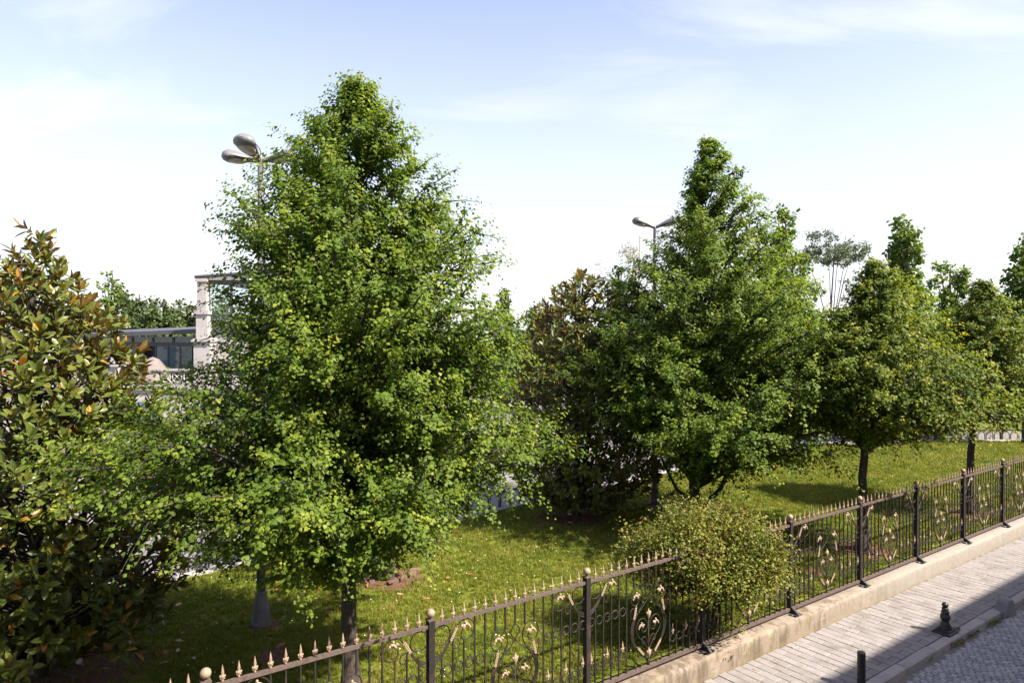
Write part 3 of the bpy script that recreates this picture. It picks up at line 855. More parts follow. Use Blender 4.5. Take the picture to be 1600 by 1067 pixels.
def build_grass():
    """mown grass: tufts scattered over the lawn with geometry nodes (uncountable)"""
    rng = np.random.default_rng(11)
    tufts = []
    for tno in range(4):
        m = 16
        vs, fs, tv = [], [], []
        for k in range(m):
            a = rng.uniform(0, 6.28); r = rng.uniform(0, 0.055)
            h = rng.uniform(0.022, 0.060); wd = rng.uniform(0.0022, 0.0040)
            la = rng.uniform(0, 6.28); ln = rng.uniform(0.1, 0.8) * h
            x, y = r * math.cos(a), r * math.sin(a)
            px, py = -math.sin(la) * wd, math.cos(la) * wd
            b = len(vs)
            vs += [(x - px, y - py, -0.004), (x + px, y + py, -0.004), (x + px * 0.7 + ln * 0.4 * math.cos(la), y + py * 0.7 + ln * 0.4 * math.sin(la), h * 0.6),
                   (x - px * 0.7 + ln * 0.4 * math.cos(la), y - py * 0.7 + ln * 0.4 * math.sin(la), h * 0.6), (x + ln * math.cos(la), y + ln * math.sin(la), h)]
            fs += [(b, b + 1, b + 2, b + 3), (b + 3, b + 2, b + 4)]
            tv += [float(np.clip(rng.normal(0.45, 0.26), 0, 1))] * 2
        me = bpy.data.meshes.new('grass_tuft'); me.from_pydata(vs, [], fs); me.materials.append(GRASSM)
        at = me.attributes.new('tint', 'FLOAT', 'FACE'); at.data.foreach_set('value', tv)
        tufts.append(me)
    # scatter points: dense near the eye, thinner further off
    pts = []
    for (d0, d1, dens, sc) in ((6.0, 10.0, 460, 1.0), (10.0, 15.0, 300, 1.15), (15.0, 22.0, 150, 1.5), (22.0, 29.0, 80, 2.0)):
        xa, xb = -0.78 * d1, 0.80 * d1
        n_ = int((xb - xa) * (d1 - d0) * dens)
        x = rng.uniform(xa, xb, n_); y = rng.uniform(d0, d1, n_)
        v = -x * math.sin(ANG) + y * math.cos(ANG)
        u = x * math.cos(ANG) + y * math.sin(ANG)
        bu = np.array([p[0] * DU.x + p[1] * DU.y for p in BACK]); bv = np.array([p[0] * DV.x + p[1] * DV.y for p in BACK])
        ok = (v > 6.34) & (v < np.interp(u, bu, bv) - 0.06) & (np.abs(x) < 0.78 * y)
        keep = rng.random(n_) > np.clip((soil_at(x, y) - 0.25) * 1.9, 0, 0.97)
        ok &= keep
        x, y = x[ok], y[ok]
        pts.append(np.stack([x, y, lawn_height(x, y), np.full(len(x), sc) * rng.uniform(0.7, 1.25, len(x))], -1))
    pts = np.concatenate(pts)
    which = rng.integers(0, 4, len(pts))
    for k in range(4):
        p = pts[which == k]
        me = bpy.data.meshes.new('grass'); me.vertices.add(len(p)); me.vertices.foreach_set('co', p[:, :3].astype(np.float32).ravel())
        a = me.attributes.new('tuft_size', 'FLOAT', 'POINT'); a.data.foreach_set('value', p[:, 3].astype(np.float32))
        me.materials.append(GRASSM)
        o = bpy.data.objects.new('grass', me)
        proto = bpy.data.objects.new('grass_tuft', tufts[k])
        ng = bpy.data.node_groups.new('grass_scatter', 'GeometryNodeTree')
        ng.interface.new_socket('Geometry', in_out='INPUT', socket_type='NodeSocketGeometry')
        ng.interface.new_socket('Geometry', in_out='OUTPUT', socket_type='NodeSocketGeometry')
        gi = ng.nodes.new('NodeGroupInput'); go = ng.nodes.new('NodeGroupOutput')
        m2p = ng.nodes.new('GeometryNodeMeshToPoints')
        iop = ng.nodes.new('GeometryNodeInstanceOnPoints')
        oi = ng.nodes.new('GeometryNodeObjectInfo'); oi.inputs['Object'].default_value = proto
        rv = ng.nodes.new('FunctionNodeRandomValue'); rv.data_type = 'FLOAT_VECTOR'
        rv.inputs['Min'].default_value = (-0.15, -0.15, 0); rv.inputs['Max'].default_value = (0.15, 0.15, 6.283)
        na = ng.nodes.new('GeometryNodeInputNamedAttribute'); na.data_type = 'FLOAT'; na.inputs['Name'].default_value = 'tuft_size'
        L = ng.links.new
        L(gi.outputs[0], m2p.inputs['Mesh']); L(m2p.outputs[0], iop.inputs['Points'])
        L(oi.outputs['Geometry'], iop.inputs['Instance']); L(rv.outputs[0], iop.inputs['Rotation'])
        L(na.outputs[0], iop.inputs['Scale']); L(iop.outputs[0], go.inputs[0])
        put(o, kind='stuff')
        md = o.modifiers.new('scatter', 'NODES'); md.node_group = ng
    # clover heads
    n_ = 5200
    x = rng.uniform(-8, 22, n_); y = rng.uniform(7, 28, n_)
    v = -x * math.sin(ANG) + y * math.cos(ANG)
    dens = 0.5 + 0.5 * np.sin(x * 0.8 + 1.0) * np.sin(y * 0.55 + 0.7)
    ok = (v > 6.4) & (v < 14) & (rng.random(n_) < dens) & (soil_at(x, y) < 0.2)
    x, y = x[ok], y[ok]
    P = np.stack([x, y, np.full(len(x), 0.045)], -1)
    tv = np.array([(0, 0, 1), (1, 0, 0), (0, 1, 0), (-1, 0, 0), (0, -1, 0)], float)
    sz = rng.uniform(0.007, 0.013, len(x))
    V = P[:, None, :] + sz[:, None, None] * tv[None]
    tf = np.array([(0, 1, 2), (0, 2, 3), (0, 3, 4), (0, 4, 1)])
    lo = (np.arange(len(x))[:, None, None] * 5 + tf[None]).reshape(-1)
    put(bpy.data.objects.new('clover_flowers', big_mesh('clover_flowers', V.reshape(-1, 3), lo, np.arange(len(lo) // 3) * 3, CLOVER)), kind='stuff')

def build_pavement():
    rnd = random.Random(4)
    y0, y1 = 4.68, 5.94
    pave = MB().box(-14, 48, y0, y1, PAVE_Z - 0.14, PAVE_Z - 0.012).obj('pavement', BED, rotz=ANG, kind='structure')
    rows = []
    pu, pl, g = 0.158, 0.278, 0.009
    u = 4.0; r = 0
    while u < 34:
        y = y0 - (0.14 if r % 2 else 0.0) - rnd.uniform(0, 0.01)
        while y < y1 - 0.01:
            a, b = max(y, y0), min(y + pl, y1)
            if b - a > 0.04:
                rows.append((u, a, b))
            y += pl
        u += pu; r += 1
    def seen(q):
        p = street(q[0] + 0.08, (q[1] + q[2]) / 2, PAVE_Z)
        if p.y < 1: return False
        x = 800 + FPX * p.x / p.y; yy = HORIZON + FPX * (HC - PAVE_Z) / p.y
        return x < 1604 and yy < 1070
    vis = [q for q in rows if seen(q)]
    hid = [q for q in rows if not seen(q)]
    single, rest = vis[:300], vis[300:] + hid
    full = [MB().chamfer(g / 2, pu - g / 2, g / 2, pl - g / 2, -0.05, 0, 0.005).mesh('paver', PAVER) for _ in range(1)][0]
    cache = {}
    for (u, a, b) in single:
        key = round(b - a, 2)
        if abs((b - a) - pl) < 0.004: me = full
        else:
            if key not in cache:
                cache[key] = MB().chamfer(g / 2, pu - g / 2, g / 2, key - g / 2, -0.05, 0, 0.005).mesh('paver', PAVER)
            me = cache[key]
        share('paver', me, pave, (u, a, PAVE_Z + rnd.uniform(-0.003, 0.0025)), (rnd.uniform(-0.008, 0.008), rnd.uniform(-0.012, 0.012), rnd.uniform(-0.006, 0.006)))
    mb = MB(); ti = []
    for (u, a, b) in rest:
        dz = rnd.uniform(-0.003, 0.0025)
        n0 = len(mb.f)
        mb.chamfer(u + g / 2, u + pu - g / 2, a + g / 2, b - g / 2, PAVE_Z - 0.05 + dz, PAVE_Z + dz, 0.005)
        ti += [rnd.random()] * (len(mb.f) - n0)
    me = mb.mesh('far_pavers', PAVER_T)
    at = me.attributes.new('tint', 'FLOAT', 'FACE'); at.data.foreach_set('value', ti)
    put(bpy.data.objects.new('far_pavers', me), pave, kind='stuff')
    # kerb stones
    kerb = MB().box(-14, 48, 4.53, 4.67, PAVE_Z - 0.2, PAVE_Z - 0.03).obj('kerb', BED, rotz=ANG, kind='structure')
    for k in range(-6, 44):
        L = 0.92
        mb = MB().chamfer(0.006, L - 0.006, -0.078 + rnd.uniform(-0.006, 0.006), 0.081, -0.14, 0.004, 0.016)
        o = mb.obj('kerb_stone', KERB, kerb, loc=(k * L, 4.595, PAVE_Z + rnd.uniform(-0.006, 0.006)))
        o.rotation_euler = (rnd.uniform(-0.03, 0.03), rnd.uniform(-0.008, 0.008), rnd.uniform(-0.006, 0.006))
    # road of small setts
    road = MB().box(-14, 48, -3.0, 4.515, ROAD_Z - 0.15, ROAD_Z - 0.014).obj('road', ROADBED, rotz=ANG, kind='structure')
    ps = 0.088
    setts = []
    u = 6.5; r = 0
    while u < 17.5:
        y = 3.30 + (0.044 if r % 2 else 0)
        while y < 4.44:
            p = street(u, y, ROAD_Z)
            x = 800 + FPX * p.x / p.y; yy = HORIZON + FPX * (HC - ROAD_Z) / p.y
            if -30 < 1600 - x and yy < 1090:
                setts.append((yy, u, y))
            y += ps * rnd.uniform(0.98, 1.10)
        u += ps * 0.98; r += 1
    setts.sort(reverse=True)
    protos = []
    for k in range(6):
        a, b = ps * rnd.uniform(0.84, 0.93), ps * rnd.uniform(0.84, 0.93)
        protos.append(MB().chamfer(-a / 2, a / 2, -b / 2, b / 2, -0.05, 0.0, 0.010).mesh('sett', SETT))
    inside = [s for s in setts if s[0] < 1069]
    outer = [s for s in setts if s[0] >= 1069]
    for (yy, u, y) in inside[:300]:
        share('sett', rnd.choice(protos), road, (u, y, ROAD_Z + rnd.uniform(-0.006, 0.003)), (rnd.uniform(-0.05, 0.05), rnd.uniform(-0.05, 0.05), rnd.uniform(-0.09, 0.09)))
    mb = MB(); ti = []
    for (yy, u, y) in inside[300:] + outer:
        a, b = ps * rnd.uniform(0.42, 0.465), ps * rnd.uniform(0.42, 0.465)
        dz = rnd.uniform(-0.006, 0.003)
        n0 = len(mb.f)
        mb.chamfer(u - a, u + a, y - b, y + b, ROAD_Z - 0.05 + dz, ROAD_Z + dz, 0.010)
        ti += [rnd.random()] * (len(mb.f) - n0)
    me = mb.mesh('far_setts', SETT_T)
    at = me.attributes.new('tint', 'FLOAT', 'FACE'); at.data.foreach_set('value', ti)
    put(bpy.data.objects.new('far_setts', me), road, kind='stuff')

def build_wall():
    mb = MB()
    nx = 420
    us = np.linspace(-14, 48, nx)
    r = np.random.default_rng(8)
    zt = -0.015 + np.convolve(r.normal(0, 0.006, nx + 8), np.ones(9) / 9, 'valid')
    yo = np.convolve(r.normal(0, 0.008, nx + 8), np.ones(9) / 9, 'valid')
    prof = [(5.944, PAVE_Z - 0.1), (5.944, PAVE_Z + 0.10), (5.940, -0.06), (5.950, -0.022), (5.975, -0.004), (6.12, 0.0), (6.292, -0.004), (6.30, -0.06), (6.30, PAVE_Z - 0.1)]
    vs = []
    for i, u in enumerate(us):
        for k, (y, z) in enumerate(prof):
            vs.append((u, y + (yo[i] if k < 5 else 0), z + (zt[i] if 2 <= k <= 6 else 0)))
    m = len(prof)
    fs = [(i * m + k, i * m + k + 1, (i + 1) * m + k + 1, (i + 1) * m + k) for i in range(nx - 1) for k in range(m - 1)]
    fs = [tuple(reversed(f)) for f in fs]
    mb.add(vs, fs)
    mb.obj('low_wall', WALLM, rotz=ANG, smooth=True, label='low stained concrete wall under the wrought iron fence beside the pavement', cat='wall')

LAWN = build_ground()
build_grass()
build_pavement()
build_wall()

# ------------------------------------------------------------------ far-side kerb, low hoop fence, verge
def build_back_edge():
    rnd = random.Random(9)
    kb = bpy.data.objects.new('kerb', None)
    bk, L = along(BACK, np.linspace(0, 1, 4000))
    s = np.linspace(0, L, 4000)
    stone = MB().chamfer(0.006, 0.994, 0.0, 0.16, -0.2, 0.055, 0.012).mesh('kerb_stone', KERB)
    base = MB()
    lines = []
    n_ = int(L)
    root = None
    hoops = []
    def at(q):
        return float(np.interp(q, s, bk[:, 0])), float(np.interp(q, s, bk[:, 1]))
    first = True
    for k in range(10, min(n_, 92)):
        a = at(k); b = at(k + 1)
        ang = math.atan2(b[1] - a[1], b[0] - a[0])
        if first:
            root = share('back_kerb', MB().box(0, 0.99, 0.01, 0.15, -0.3, -0.01).mesh('back_kerb', KERB), None, (a[0], a[1], 0), (0, 0, ang), kind='structure')
            first = False
            inv = root.matrix_basis.inverted()
        o = share('kerb_stone', stone, root)
        M = Matrix.Translation((a[0], a[1], rnd.uniform(-0.008, 0.004))) @ Matrix.Rotation(ang, 4, 'Z')
        o.matrix_basis = inv @ M
    # hoop fence 0.45 m behind the kerb
    hoop = MB()
    pts = [(-0.33 * math.cos(q), 0, 0.02 + 0.24 + 0.18 * math.sin(q)) for q in np.linspace(0, math.pi, 13)]
    pts = [(-0.33, 0, -0.06)] + pts + [(0.33, 0, -0.06)]
    hoop.tube(pts, 0.019, 5)
    hoop_me = hoop.mesh('hoop', BLACK)
    post_me = MB().box(-0.042, 0.042, -0.042, 0.042, -0.06, 0.55).lathe([(0.04, 0.55), (0.04, 0.58), (0.0, 0.62)], 6).mesh('post', BLACK)
    def hoop_fence(q0, q1, off, label):
        a = at(q0)
        f = empty('hoop_fence', (a[0], a[1], -0.045), label, 'fence')
        q = q0; k = 0
        while q < q1:
            a = at(q); b = at(q + 0.2)
            ang = math.atan2(b[1] - a[1], b[0] - a[0])
            x = a[0] - math.sin(ang) * off; y = a[1] + math.cos(ang) * off
            loc = Vector((x, y, -0.045)) - f.location
            share('hoop', hoop_me, f, loc, (0, 0, ang))
            if k % 8 == 0:
                share('post', post_me, f, loc + Vector((0.33 * math.cos(ang), 0.33 * math.sin(ang), 0)), (0, 0, ang))
            q += 0.36; k += 1
    # lengths along BACK at which the frame sees it
    def q_of(x):
        return float(np.interp(x, bk[:, 0], s))
    hoop_fence(q_of(-10), q_of(30), 0.42, 'low black hoop fence along the far kerb of the lawn')
    hoop_fence(q_of(14), q_of(34), 3.6, 'low black hoop fence across the paved path beyond the lawn')
    ver = [(12.0, 31.0), (22, 32.4), (60, 33.0), (60, 60), (12, 60)]
    MB().add([(x, y, -0.02) for x, y in ver], [tuple(range(len(ver)))]).obj('grass_verge', LAWNM, kind='structure')
build_back_edge()

# ------------------------------------------------------------------ wrought iron fence
def build_fence():
    SP = 2.1437
    U0 = 1.265
    f = empty('ornamental_fence', street(U0, FENCE_Y, 0), 'ornamental wrought iron fence with tan spear tips and scrolls on the low wall', 'fence', rotz=ANG)
    r_bar = 0.0076
    # pieces shared by every bay
    def picket(z0, z1):
        return MB().box(-r_bar, r_bar, -r_bar, r_bar, z0, z1).mesh('picket', IRON)
    fin = MB()
    fin.lathe([(0.011, 0), (0.014, 0.012), (0.009, 0.022), (0.013, 0.030), (0.024, 0.044), (0.020, 0.058), (0.012, 0.066), (0.017, 0.080), (0.012, 0.105), (0.0, 0.158)], 8, sx=1.0, sy=0.75)
    for sgn in (-1, 1):
        fin.ball((sgn * 0.023, 0, 0.050), 0.011, 6, 4, (0.8, 0.7, 1.4))
        fin.ball((sgn * 0.017, 0, 0.028), 0.008, 5, 4)
    fin_me = fin.mesh('finial', TAN, True)
    ring = MB(); ring.tube([(0.052 * math.cos(q), 0, 0.052 * math.sin(q)) for q in np.linspace(0, 2 * math.pi, 17)], 0.0075, 5, cap=False)
    ring_me = ring.mesh('ring', IRON, True)
    fl = MB()                                               # iris-like cast flower, drooping to +x
    for (c, s, ry) in (((0, 0, 0), (0.9, 0.8, 1.5), 0.5), ((0.030, 0, 0.022), (1.3, 0.8, 0.75), 0.2), ((0.060, 0, 0.002), (0.75, 0.7, 1.2), -0.5),
                       ((-0.026, 0, 0.016), (0.7, 0.7, 1.1), 0.9), ((0.018, 0, 0.045), (0.7, 0.7, 0.9), 0.0), ((0.075, 0, -0.022), (0.5, 0.6, 0.7), 0)):
        fl.ball(c, 0.021, 7, 5, s, Matrix.Rotation(ry, 3, 'Y'))
    fl_me = fl.mesh('flower', TAN, True)
    tul = MB(); tul.lathe([(0.004, -0.05), (0.008, -0.03), (0.022, -0.005), (0.027, 0.015), (0.020, 0.035), (0.010, 0.05), (0.0, 0.075)], 7, sy=0.7)
    for sgn in (-1, 1): tul.ball((sgn * 0.022, 0, 0.02), 0.013, 6, 4, (0.8, 0.7, 1.7), Matrix.Rotation(sgn * 0.35, 3, 'Y'))
    tul_me = tul.mesh('tulip', TAN, True)
    ear = MB()                                              # corn-ear blade along z
    for q in range(7):
        for sgn in (-1, 1):
            ear.ball((sgn * 0.008, 0, -0.075 + q * 0.024), 0.0125, 5, 4, (0.8, 0.8, 1.5), Matrix.Rotation(sgn * 0.4, 3, 'Y'))
    ear.ball((0, 0, 0.095), 0.009, 5, 4, (0.8, 0.8, 2.4))
    ear_me = ear.mesh('ear', TAN, True)
    def band(ctrl, r=0.0075, y=0.0):
        return [(p[0], y, p[1]) for p in spline(ctrl, 6)], r
    def corner(m):
        mb = MB()
        def add(ctrl, r=0.007, y=0.0):
            pts, rr = band([(m * a, b) for a, b in ctrl], r, y)
            mb.tube(pts, rr, 5)
        mb.tube([(m * (0.132 + 0.100 * math.cos(q)), 0, 1.240 + 0.100 * math.sin(q)) for q in np.linspace(0, 2 * math.pi, 21)], 0.0075, 5, cap=False)
        for o in (0.0, 0.022, 0.044):
            add([(0.03, 0.955 + o), (0.11, 0.99 + o), (0.185, 1.075 + o * 0.7), (0.245, 1.18 + o * 0.4), (0.30, 1.27 + o * 0.2)], 0.0075)
        add([(0.30, 1.27), (0.36, 1.325), (0.44, 1.34), (0.52, 1.28), (0.525, 1.19), (0.47, 1.13), (0.40, 1.13), (0.365, 1.19), (0.385, 1.235)])
        add([(0.245, 1.16), (0.29, 1.165), (0.335, 1.14), (0.345, 1.09), (0.315, 1.055), (0.28, 1.075), (0.29, 1.10)])
        return mb.mesh('corner_scroll', IRON, True)
    cor = {1: corner(1), -1: corner(-1)}
    def lyre():
        mb = MB()
        for m in (-1, 1):
            def add(ctrl, r=0.0075):
                mb.tube([(p[0], 0, p[1]) for p in spline([(m * a, b) for a, b in ctrl], 6)], r, 5)
            for o in (0.0, 0.020, 0.040):                     # the bundled stems
                add([(0.006, 0.05), (0.03, 0.15), (0.13 + o * 0.3, 0.26), (0.25 + o * 0.7, 0.40), (0.285 + o, 0.55), (0.265 + o * 0.9, 0.68), (0.20 + o * 0.6, 0.79)], 0.0085)
            add([(0.20, 0.79), (0.135, 0.87), (0.105, 0.97), (0.13, 1.07), (0.21, 1.12), (0.295, 1.08), (0.325, 0.99), (0.29, 0.91), (0.22, 0.895), (0.18, 0.94), (0.195, 0.985)])
            add([(0.19, 0.79), (0.08, 0.875), (0.0, 0.955), (-0.055, 1.03), (-0.045, 1.085), (0.0, 1.13)], 0.007)
            add([(0.265, 0.68), (0.325, 0.76), (0.33, 0.83), (0.29, 0.865), (0.255, 0.84), (0.27, 0.81)], 0.007)
            add([(0.0, 0.17), (0.03, 0.30), (0.10, 0.40), (0.20, 0.50), (0.225, 0.60), (0.17, 0.69), (0.08, 0.69), (0.025, 0.62), (0.04, 0.54), (0.10, 0.52), (0.125, 0.57)], 0.007)
            add([(0.012, 0.36), (0.05, 0.44), (0.10, 0.455), (0.13, 0.41), (0.10, 0.37), (0.07, 0.39)], 0.006)
            add([(0.02, 0.12), (0.10, 0.20), (0.20, 0.20), (0.25, 0.13), (0.21, 0.065), (0.15, 0.08), (0.15, 0.12)], 0.007)
            mb.ball((m * 0.19, -0.006, 0.80), 0.015, 7, 5)
        mb.tube([(0, 0, 0.03), (0, 0, 0.66)], 0.0085, 5)
        mb.tube([(0, 0, 0.03), (0, 0, 0.16)], 0.018, 6)
        return mb.mesh('lyre_scroll', IRON, True)
    ly = lyre()
    post_me = MB().box(-0.034, 0.034, -0.034, 0.034, -0.01, 1.425).mesh('post', IRON)
    cap_me = MB().box(-0.041, 0.041, -0.041, 0.041, 0.0, 0.014).lathe([(0.018, 0.014), (0.014, 0.028), (0.022, 0.034)], 8).mesh('post_cap', IRON_RAIL)
    ball_me = MB().ball((0, 0, 0), 0.046, 16, 10).mesh('ball', TAN, True)
    br = MB()                                                # gusset and curled foot towards the street
    br.add([(-0.02, -0.034, 0.10), (0.02, -0.034, 0.10), (0.02, -0.034, 0.0), (-0.02, -0.034, 0.0), (-0.02, -0.17, 0.0), (0.02, -0.17, 0.0)], [(0, 1, 5, 4), (1, 2, 5), (0, 4, 3), (2, 3, 4, 5)])
    br.tube([(-0.11, -0.02, 0.03), (-0.09, -0.09, 0.0), (-0.03, -0.14, -0.006), (0.05, -0.15, 0.0)], 0.010, 5)
    br.box(-0.08, 0.08, -0.16, -0.036, -0.004, 0.006)
    br_me = br.mesh('foot_bracket', BLACK)
    bars = {'full': picket(0.075, 1.352), 'c1': picket(0.075, 1.010), 'c2': picket(0.075, 1.165), 'c3': picket(0.075, 1.130),
            'm6': picket(1.115, 1.352), 'm7': picket(1.09, 1.352), 'm8': picket(1.13, 1.352)}
    kinds = {1: 'c1', 2: 'c2', 3: 'c3', 4: 'full', 5: 'full', 6: 'm6', 7: 'm7', 8: 'm8', 9: 'm7', 10: 'm6', 11: 'full', 12: 'full', 13: 'c3', 14: 'c2', 15: 'c1'}
    rail_t = MB().box(0.034, SP - 0.034, -0.020, 0.020, 1.352, 1.386).mesh('top_rail', IRON_RAIL)
    rail_b = MB().box(0.034, SP - 0.034, -0.026, 0.026, 0.034, 0.075).mesh('bottom_rail', IRON_RAIL)
    for n_ in range(-1, 11):
        x0 = n_ * SP
        p = share('post', post_me, f, (x0, 0, 0))
        share('post_cap', cap_me, p, (0, 0, 1.425)); share('ball', ball_me, p, (0, 0, 1.425 + 0.074))
        share('foot_bracket', br_me, p)
        if n_ == 10: break
        share('top_rail', rail_t, f, (x0, 0, 0)); share('bottom_rail', rail_b, f, (x0, 0, 0))
        g = SP / 16
        for i in range(1, 16):
            pk = share('picket', bars[kinds[i]], f, (x0 + i * g, 0, 0))
            share('finial', fin_me, pk, (0, 0, 1.386), scale=(0.86, 0.86, 0.97))
        for i in list(range(0, 5)) + list(range(11, 16)):
            for z in (0.866, 0.306):
                share('ring', ring_me, f, (x0 + (i + 0.5) * g, 0, z))
        for i in (0, 2, 4, 11, 13, 15):
            share('spear_tip', fin_me, f, (x0 + (i + 0.5) * g, 0, 0.362), scale=0.9)
        for m, xx in ((1, x0), (-1, x0 + SP)):
            c = share('corner_scroll', cor[m], f, (xx, 0, 0))
            share('flower', fl_me, c, (m * 0.40, -0.004, 1.262), (0, 0, 0 if m == 1 else math.pi))
            share('ear', ear_me, c, (m * 0.268, -0.012, 1.215), (0, m * 0.52, 0), 0.85)
        l = share('lyre_scroll', ly, f, (x0 + SP / 2, 0, 0))
        for m in (-1, 1):
            share('flower', fl_me, l, (m * 0.205, -0.004, 1.0), (0, 0, 0 if m == 1 else math.pi), 1.05)
            share('flower', fl_me, l, (m * 0.115, -0.004, 0.60), (0, 0, 0 if m == 1 else math.pi), 0.9)
            share('ear', ear_me, l, (m * 0.262, -0.014, 0.80), (0, -m * 0.25, 0), 0.9)
            share('ear', ear_me, l, (m * 0.155, -0.016, 0.29), (0, m * 0.75, 0), 0.9)
        share('tulip', tul_me, l, (0, -0.004, 0.72), scale=1.25)
        share('tulip', tul_me, l, (0, -0.010, 0.22), scale=1.25)
build_fence()

# ------------------------------------------------------------------ street furniture
def lamp(base, heads, label, height, hs=1.0):
    root = empty('street_lamp', base, label, 'street lamp', 'tall grey street lamps on the lawn')
    MB().lathe([(0.155, -0.03), (0.152, 0.03), (0.080, 0.50), (0.0, 0.50)], 12).obj('base_skirt', LAMPGREY, root)
    MB().lathe([(0.086, 0.49), (0.092, 0.497), (0.092, 0.515), (0.070, 0.522)], 16).obj('collar', LAMPGREY, root, smooth=False)
    MB().box(-0.035, 0.035, -0.168, -0.14, 0.0, 0.075).obj('anchor_tab', LAMPGREY, root)
    MB().lathe([(0.066, 0.50), (0.060, 2.0), (0.040, height - 0.1), (0.040, height - 0.02), (0.046, height), (0.046, height + 0.05), (0.0, height + 0.07)], 14).obj('pole', LAMPGREY, root, smooth=True)
    MB().lathe([(0.045, 0), (0.05, 0.01), (0.05, 0.05), (0.043, 0.06)], 12, c=(0, 0, height - 0.34)).obj('clamp_band', LAMPGREY, root)
    for (ang, tilt) in heads:
        mb = MB()
        n_, sg = 14, 16
        vs = []
        Ln = 0.58
        for i in range(n_ + 1):
            t = i / n_
            w = 0.05 + 0.14 * (math.sin(min(1, t * 1.15) * math.pi * 0.5) ** 1.6) if t < 0.72 else 0.19 * math.sqrt(max(0.0, 1 - ((t - 0.72) / 0.28) ** 2)) + 0.002
            hh = 0.52 * w + 0.012
            for k in range(sg):
                a = 2 * math.pi * k / sg
                zz = math.sin(a)
                up = hh * 1.15 * zz if zz > 0 else hh * 0.75 * zz
                vs.append((0.05 + Ln * t, w * math.cos(a), 0.02 + up))
        fs = [(i * sg + k, (i + 1) * sg + k, (i + 1) * sg + (k + 1) % sg, i * sg + (k + 1) % sg) for i in range(n_) for k in range(sg)]
        fs = [tuple(reversed(q)) for q in fs]
        mb.add(vs, fs)
        h = mb.obj('lamp_head', LAMPGREY, root, loc=(0, 0, height), smooth=True)
        h.rotation_euler = (0, -R(tilt), R(ang))
        h.scale = (hs, hs, hs)
        # seam band and glass
        seam = MB()
        ring = []
        for k in range(33):
            a = 2 * math.pi * k / 32
            ring.append((0.365 + 0.258 * math.cos(a), 0.184 * math.sin(a) * (1.0 if math.cos(a) > 0 else 1 - 0.32 * (math.cos(a) ** 2)), 0.015))
        seam.tube(ring, 0.007, 5, cap=False)
        seam.obj('seam', DARK_FRAME, h, smooth=True)
        MB().ball((0.41, 0, -0.018), 1.0, 18, 8, (0.19, 0.135, 0.05)).obj('lens', LENS, h, smooth=True)
        MB().tube([(-0.02, 0, 0.01), (0.12, 0, 0.02)], [0.034, 0.040], 10).obj('arm', LAMPGREY, h, smooth=True)
    return root
lamp(Vector((-3.77, 10.24, 0)), [(186, 6), (2, 9), (256, 24)], 'tall grey lamp post with three heads behind the big front tree', 6.94, 0.9)
lamp(Vector((3.72, 17.8, 0)), [(183, 17), (-3, 17)], 'tall grey lamp post with two heads in a V beside the second conical tree', 7.18)

def bollards():
    b = ground(1478, 988, PAVE_Z)
    r = empty('turned_bollard', b, 'short black cast iron bollard with turned rings on the kerb', 'bollard', rotz=ANG)
    MB().chamfer(-0.16, 0.16, -0.13, 0.13, -0.01, 0.035, 0.012).chamfer(-0.115, 0.115, -0.10, 0.10, 0.034, 0.066, 0.012).obj('base_plate', BLACK, r)
    MB().lathe([(0.098, 0.064), (0.098, 0.085), (0.075, 0.10), (0.082, 0.115), (0.062, 0.150), (0.050, 0.175), (0.052, 0.19), (0.070, 0.215), (0.074, 0.245), (0.062, 0.285), (0.048, 0.300),
                (0.060, 0.315), (0.060, 0.330), (0.042, 0.345), (0.050, 0.370), (0.046, 0.385), (0.036, 0.395)], 20).obj('shaft', BLACK, r, smooth=True)
    MB().ball((0, 0, 0.43), 0.048, 16, 10, (1, 1, 0.95)).obj('knob', BLACK, r, smooth=True)
    b = ground(1347, 1074, PAVE_Z)
    r = empty('post_bollard', b, 'plain black round post standing on the pavement edge at the bottom', 'bollard')
    MB().lathe([(0.052, -0.01), (0.052, 0.455), (0.049, 0.468), (0.040, 0.472), (0.0, 0.472)], 20).obj('shaft', BLACK, r, smooth=False)
    MB().lathe([(0.105, -0.01), (0.105, 0.008), (0.09, 0.014), (0.053, 0.014)], 16).obj('flange', BLACK, r)
    MB().lathe([(0.012, 0.0), (0.012, 0.02), (0.0, 0.024)], 6, c=(-0.082, 0.02, 0)).obj('bolt', BLACK, r)
    # rounded guard stone on the kerb
    b = ground(1572, 952, PAVE_Z)
    prof = [(-0.20, -0.10), (-0.18, 0.0), (-0.135, 0.10), (-0.105, 0.160), (-0.055, 0.195), (0.055, 0.195), (0.105, 0.160), (0.135, 0.10), (0.18, 0.0), (0.20, -0.10)]
    mb = MB()
    vs = []
    for y, s in ((-0.085, 0.93), (-0.07, 1.0), (0.075, 1.0), (0.09, 0.93)):
        vs += [(x * s, y, (z + 0.1) * s - 0.1) for x, z in prof]
    m = len(prof)
    fs = [(i * m + k, i * m + k + 1, (i + 1) * m + k + 1, (i + 1) * m + k) for i in range(3) for k in range(m - 1)]
    fs += [tuple(range(m - 1, -1, -1)), tuple(3 * m + k for k in range(m))]
    mb.add(vs, fs)
    mb.obj('guard_stone', GRANITE, loc=b, rotz=ANG - 0.08, label='dark grey rounded stone block sitting on the kerb at the right edge', cat='stone block')
bollards()

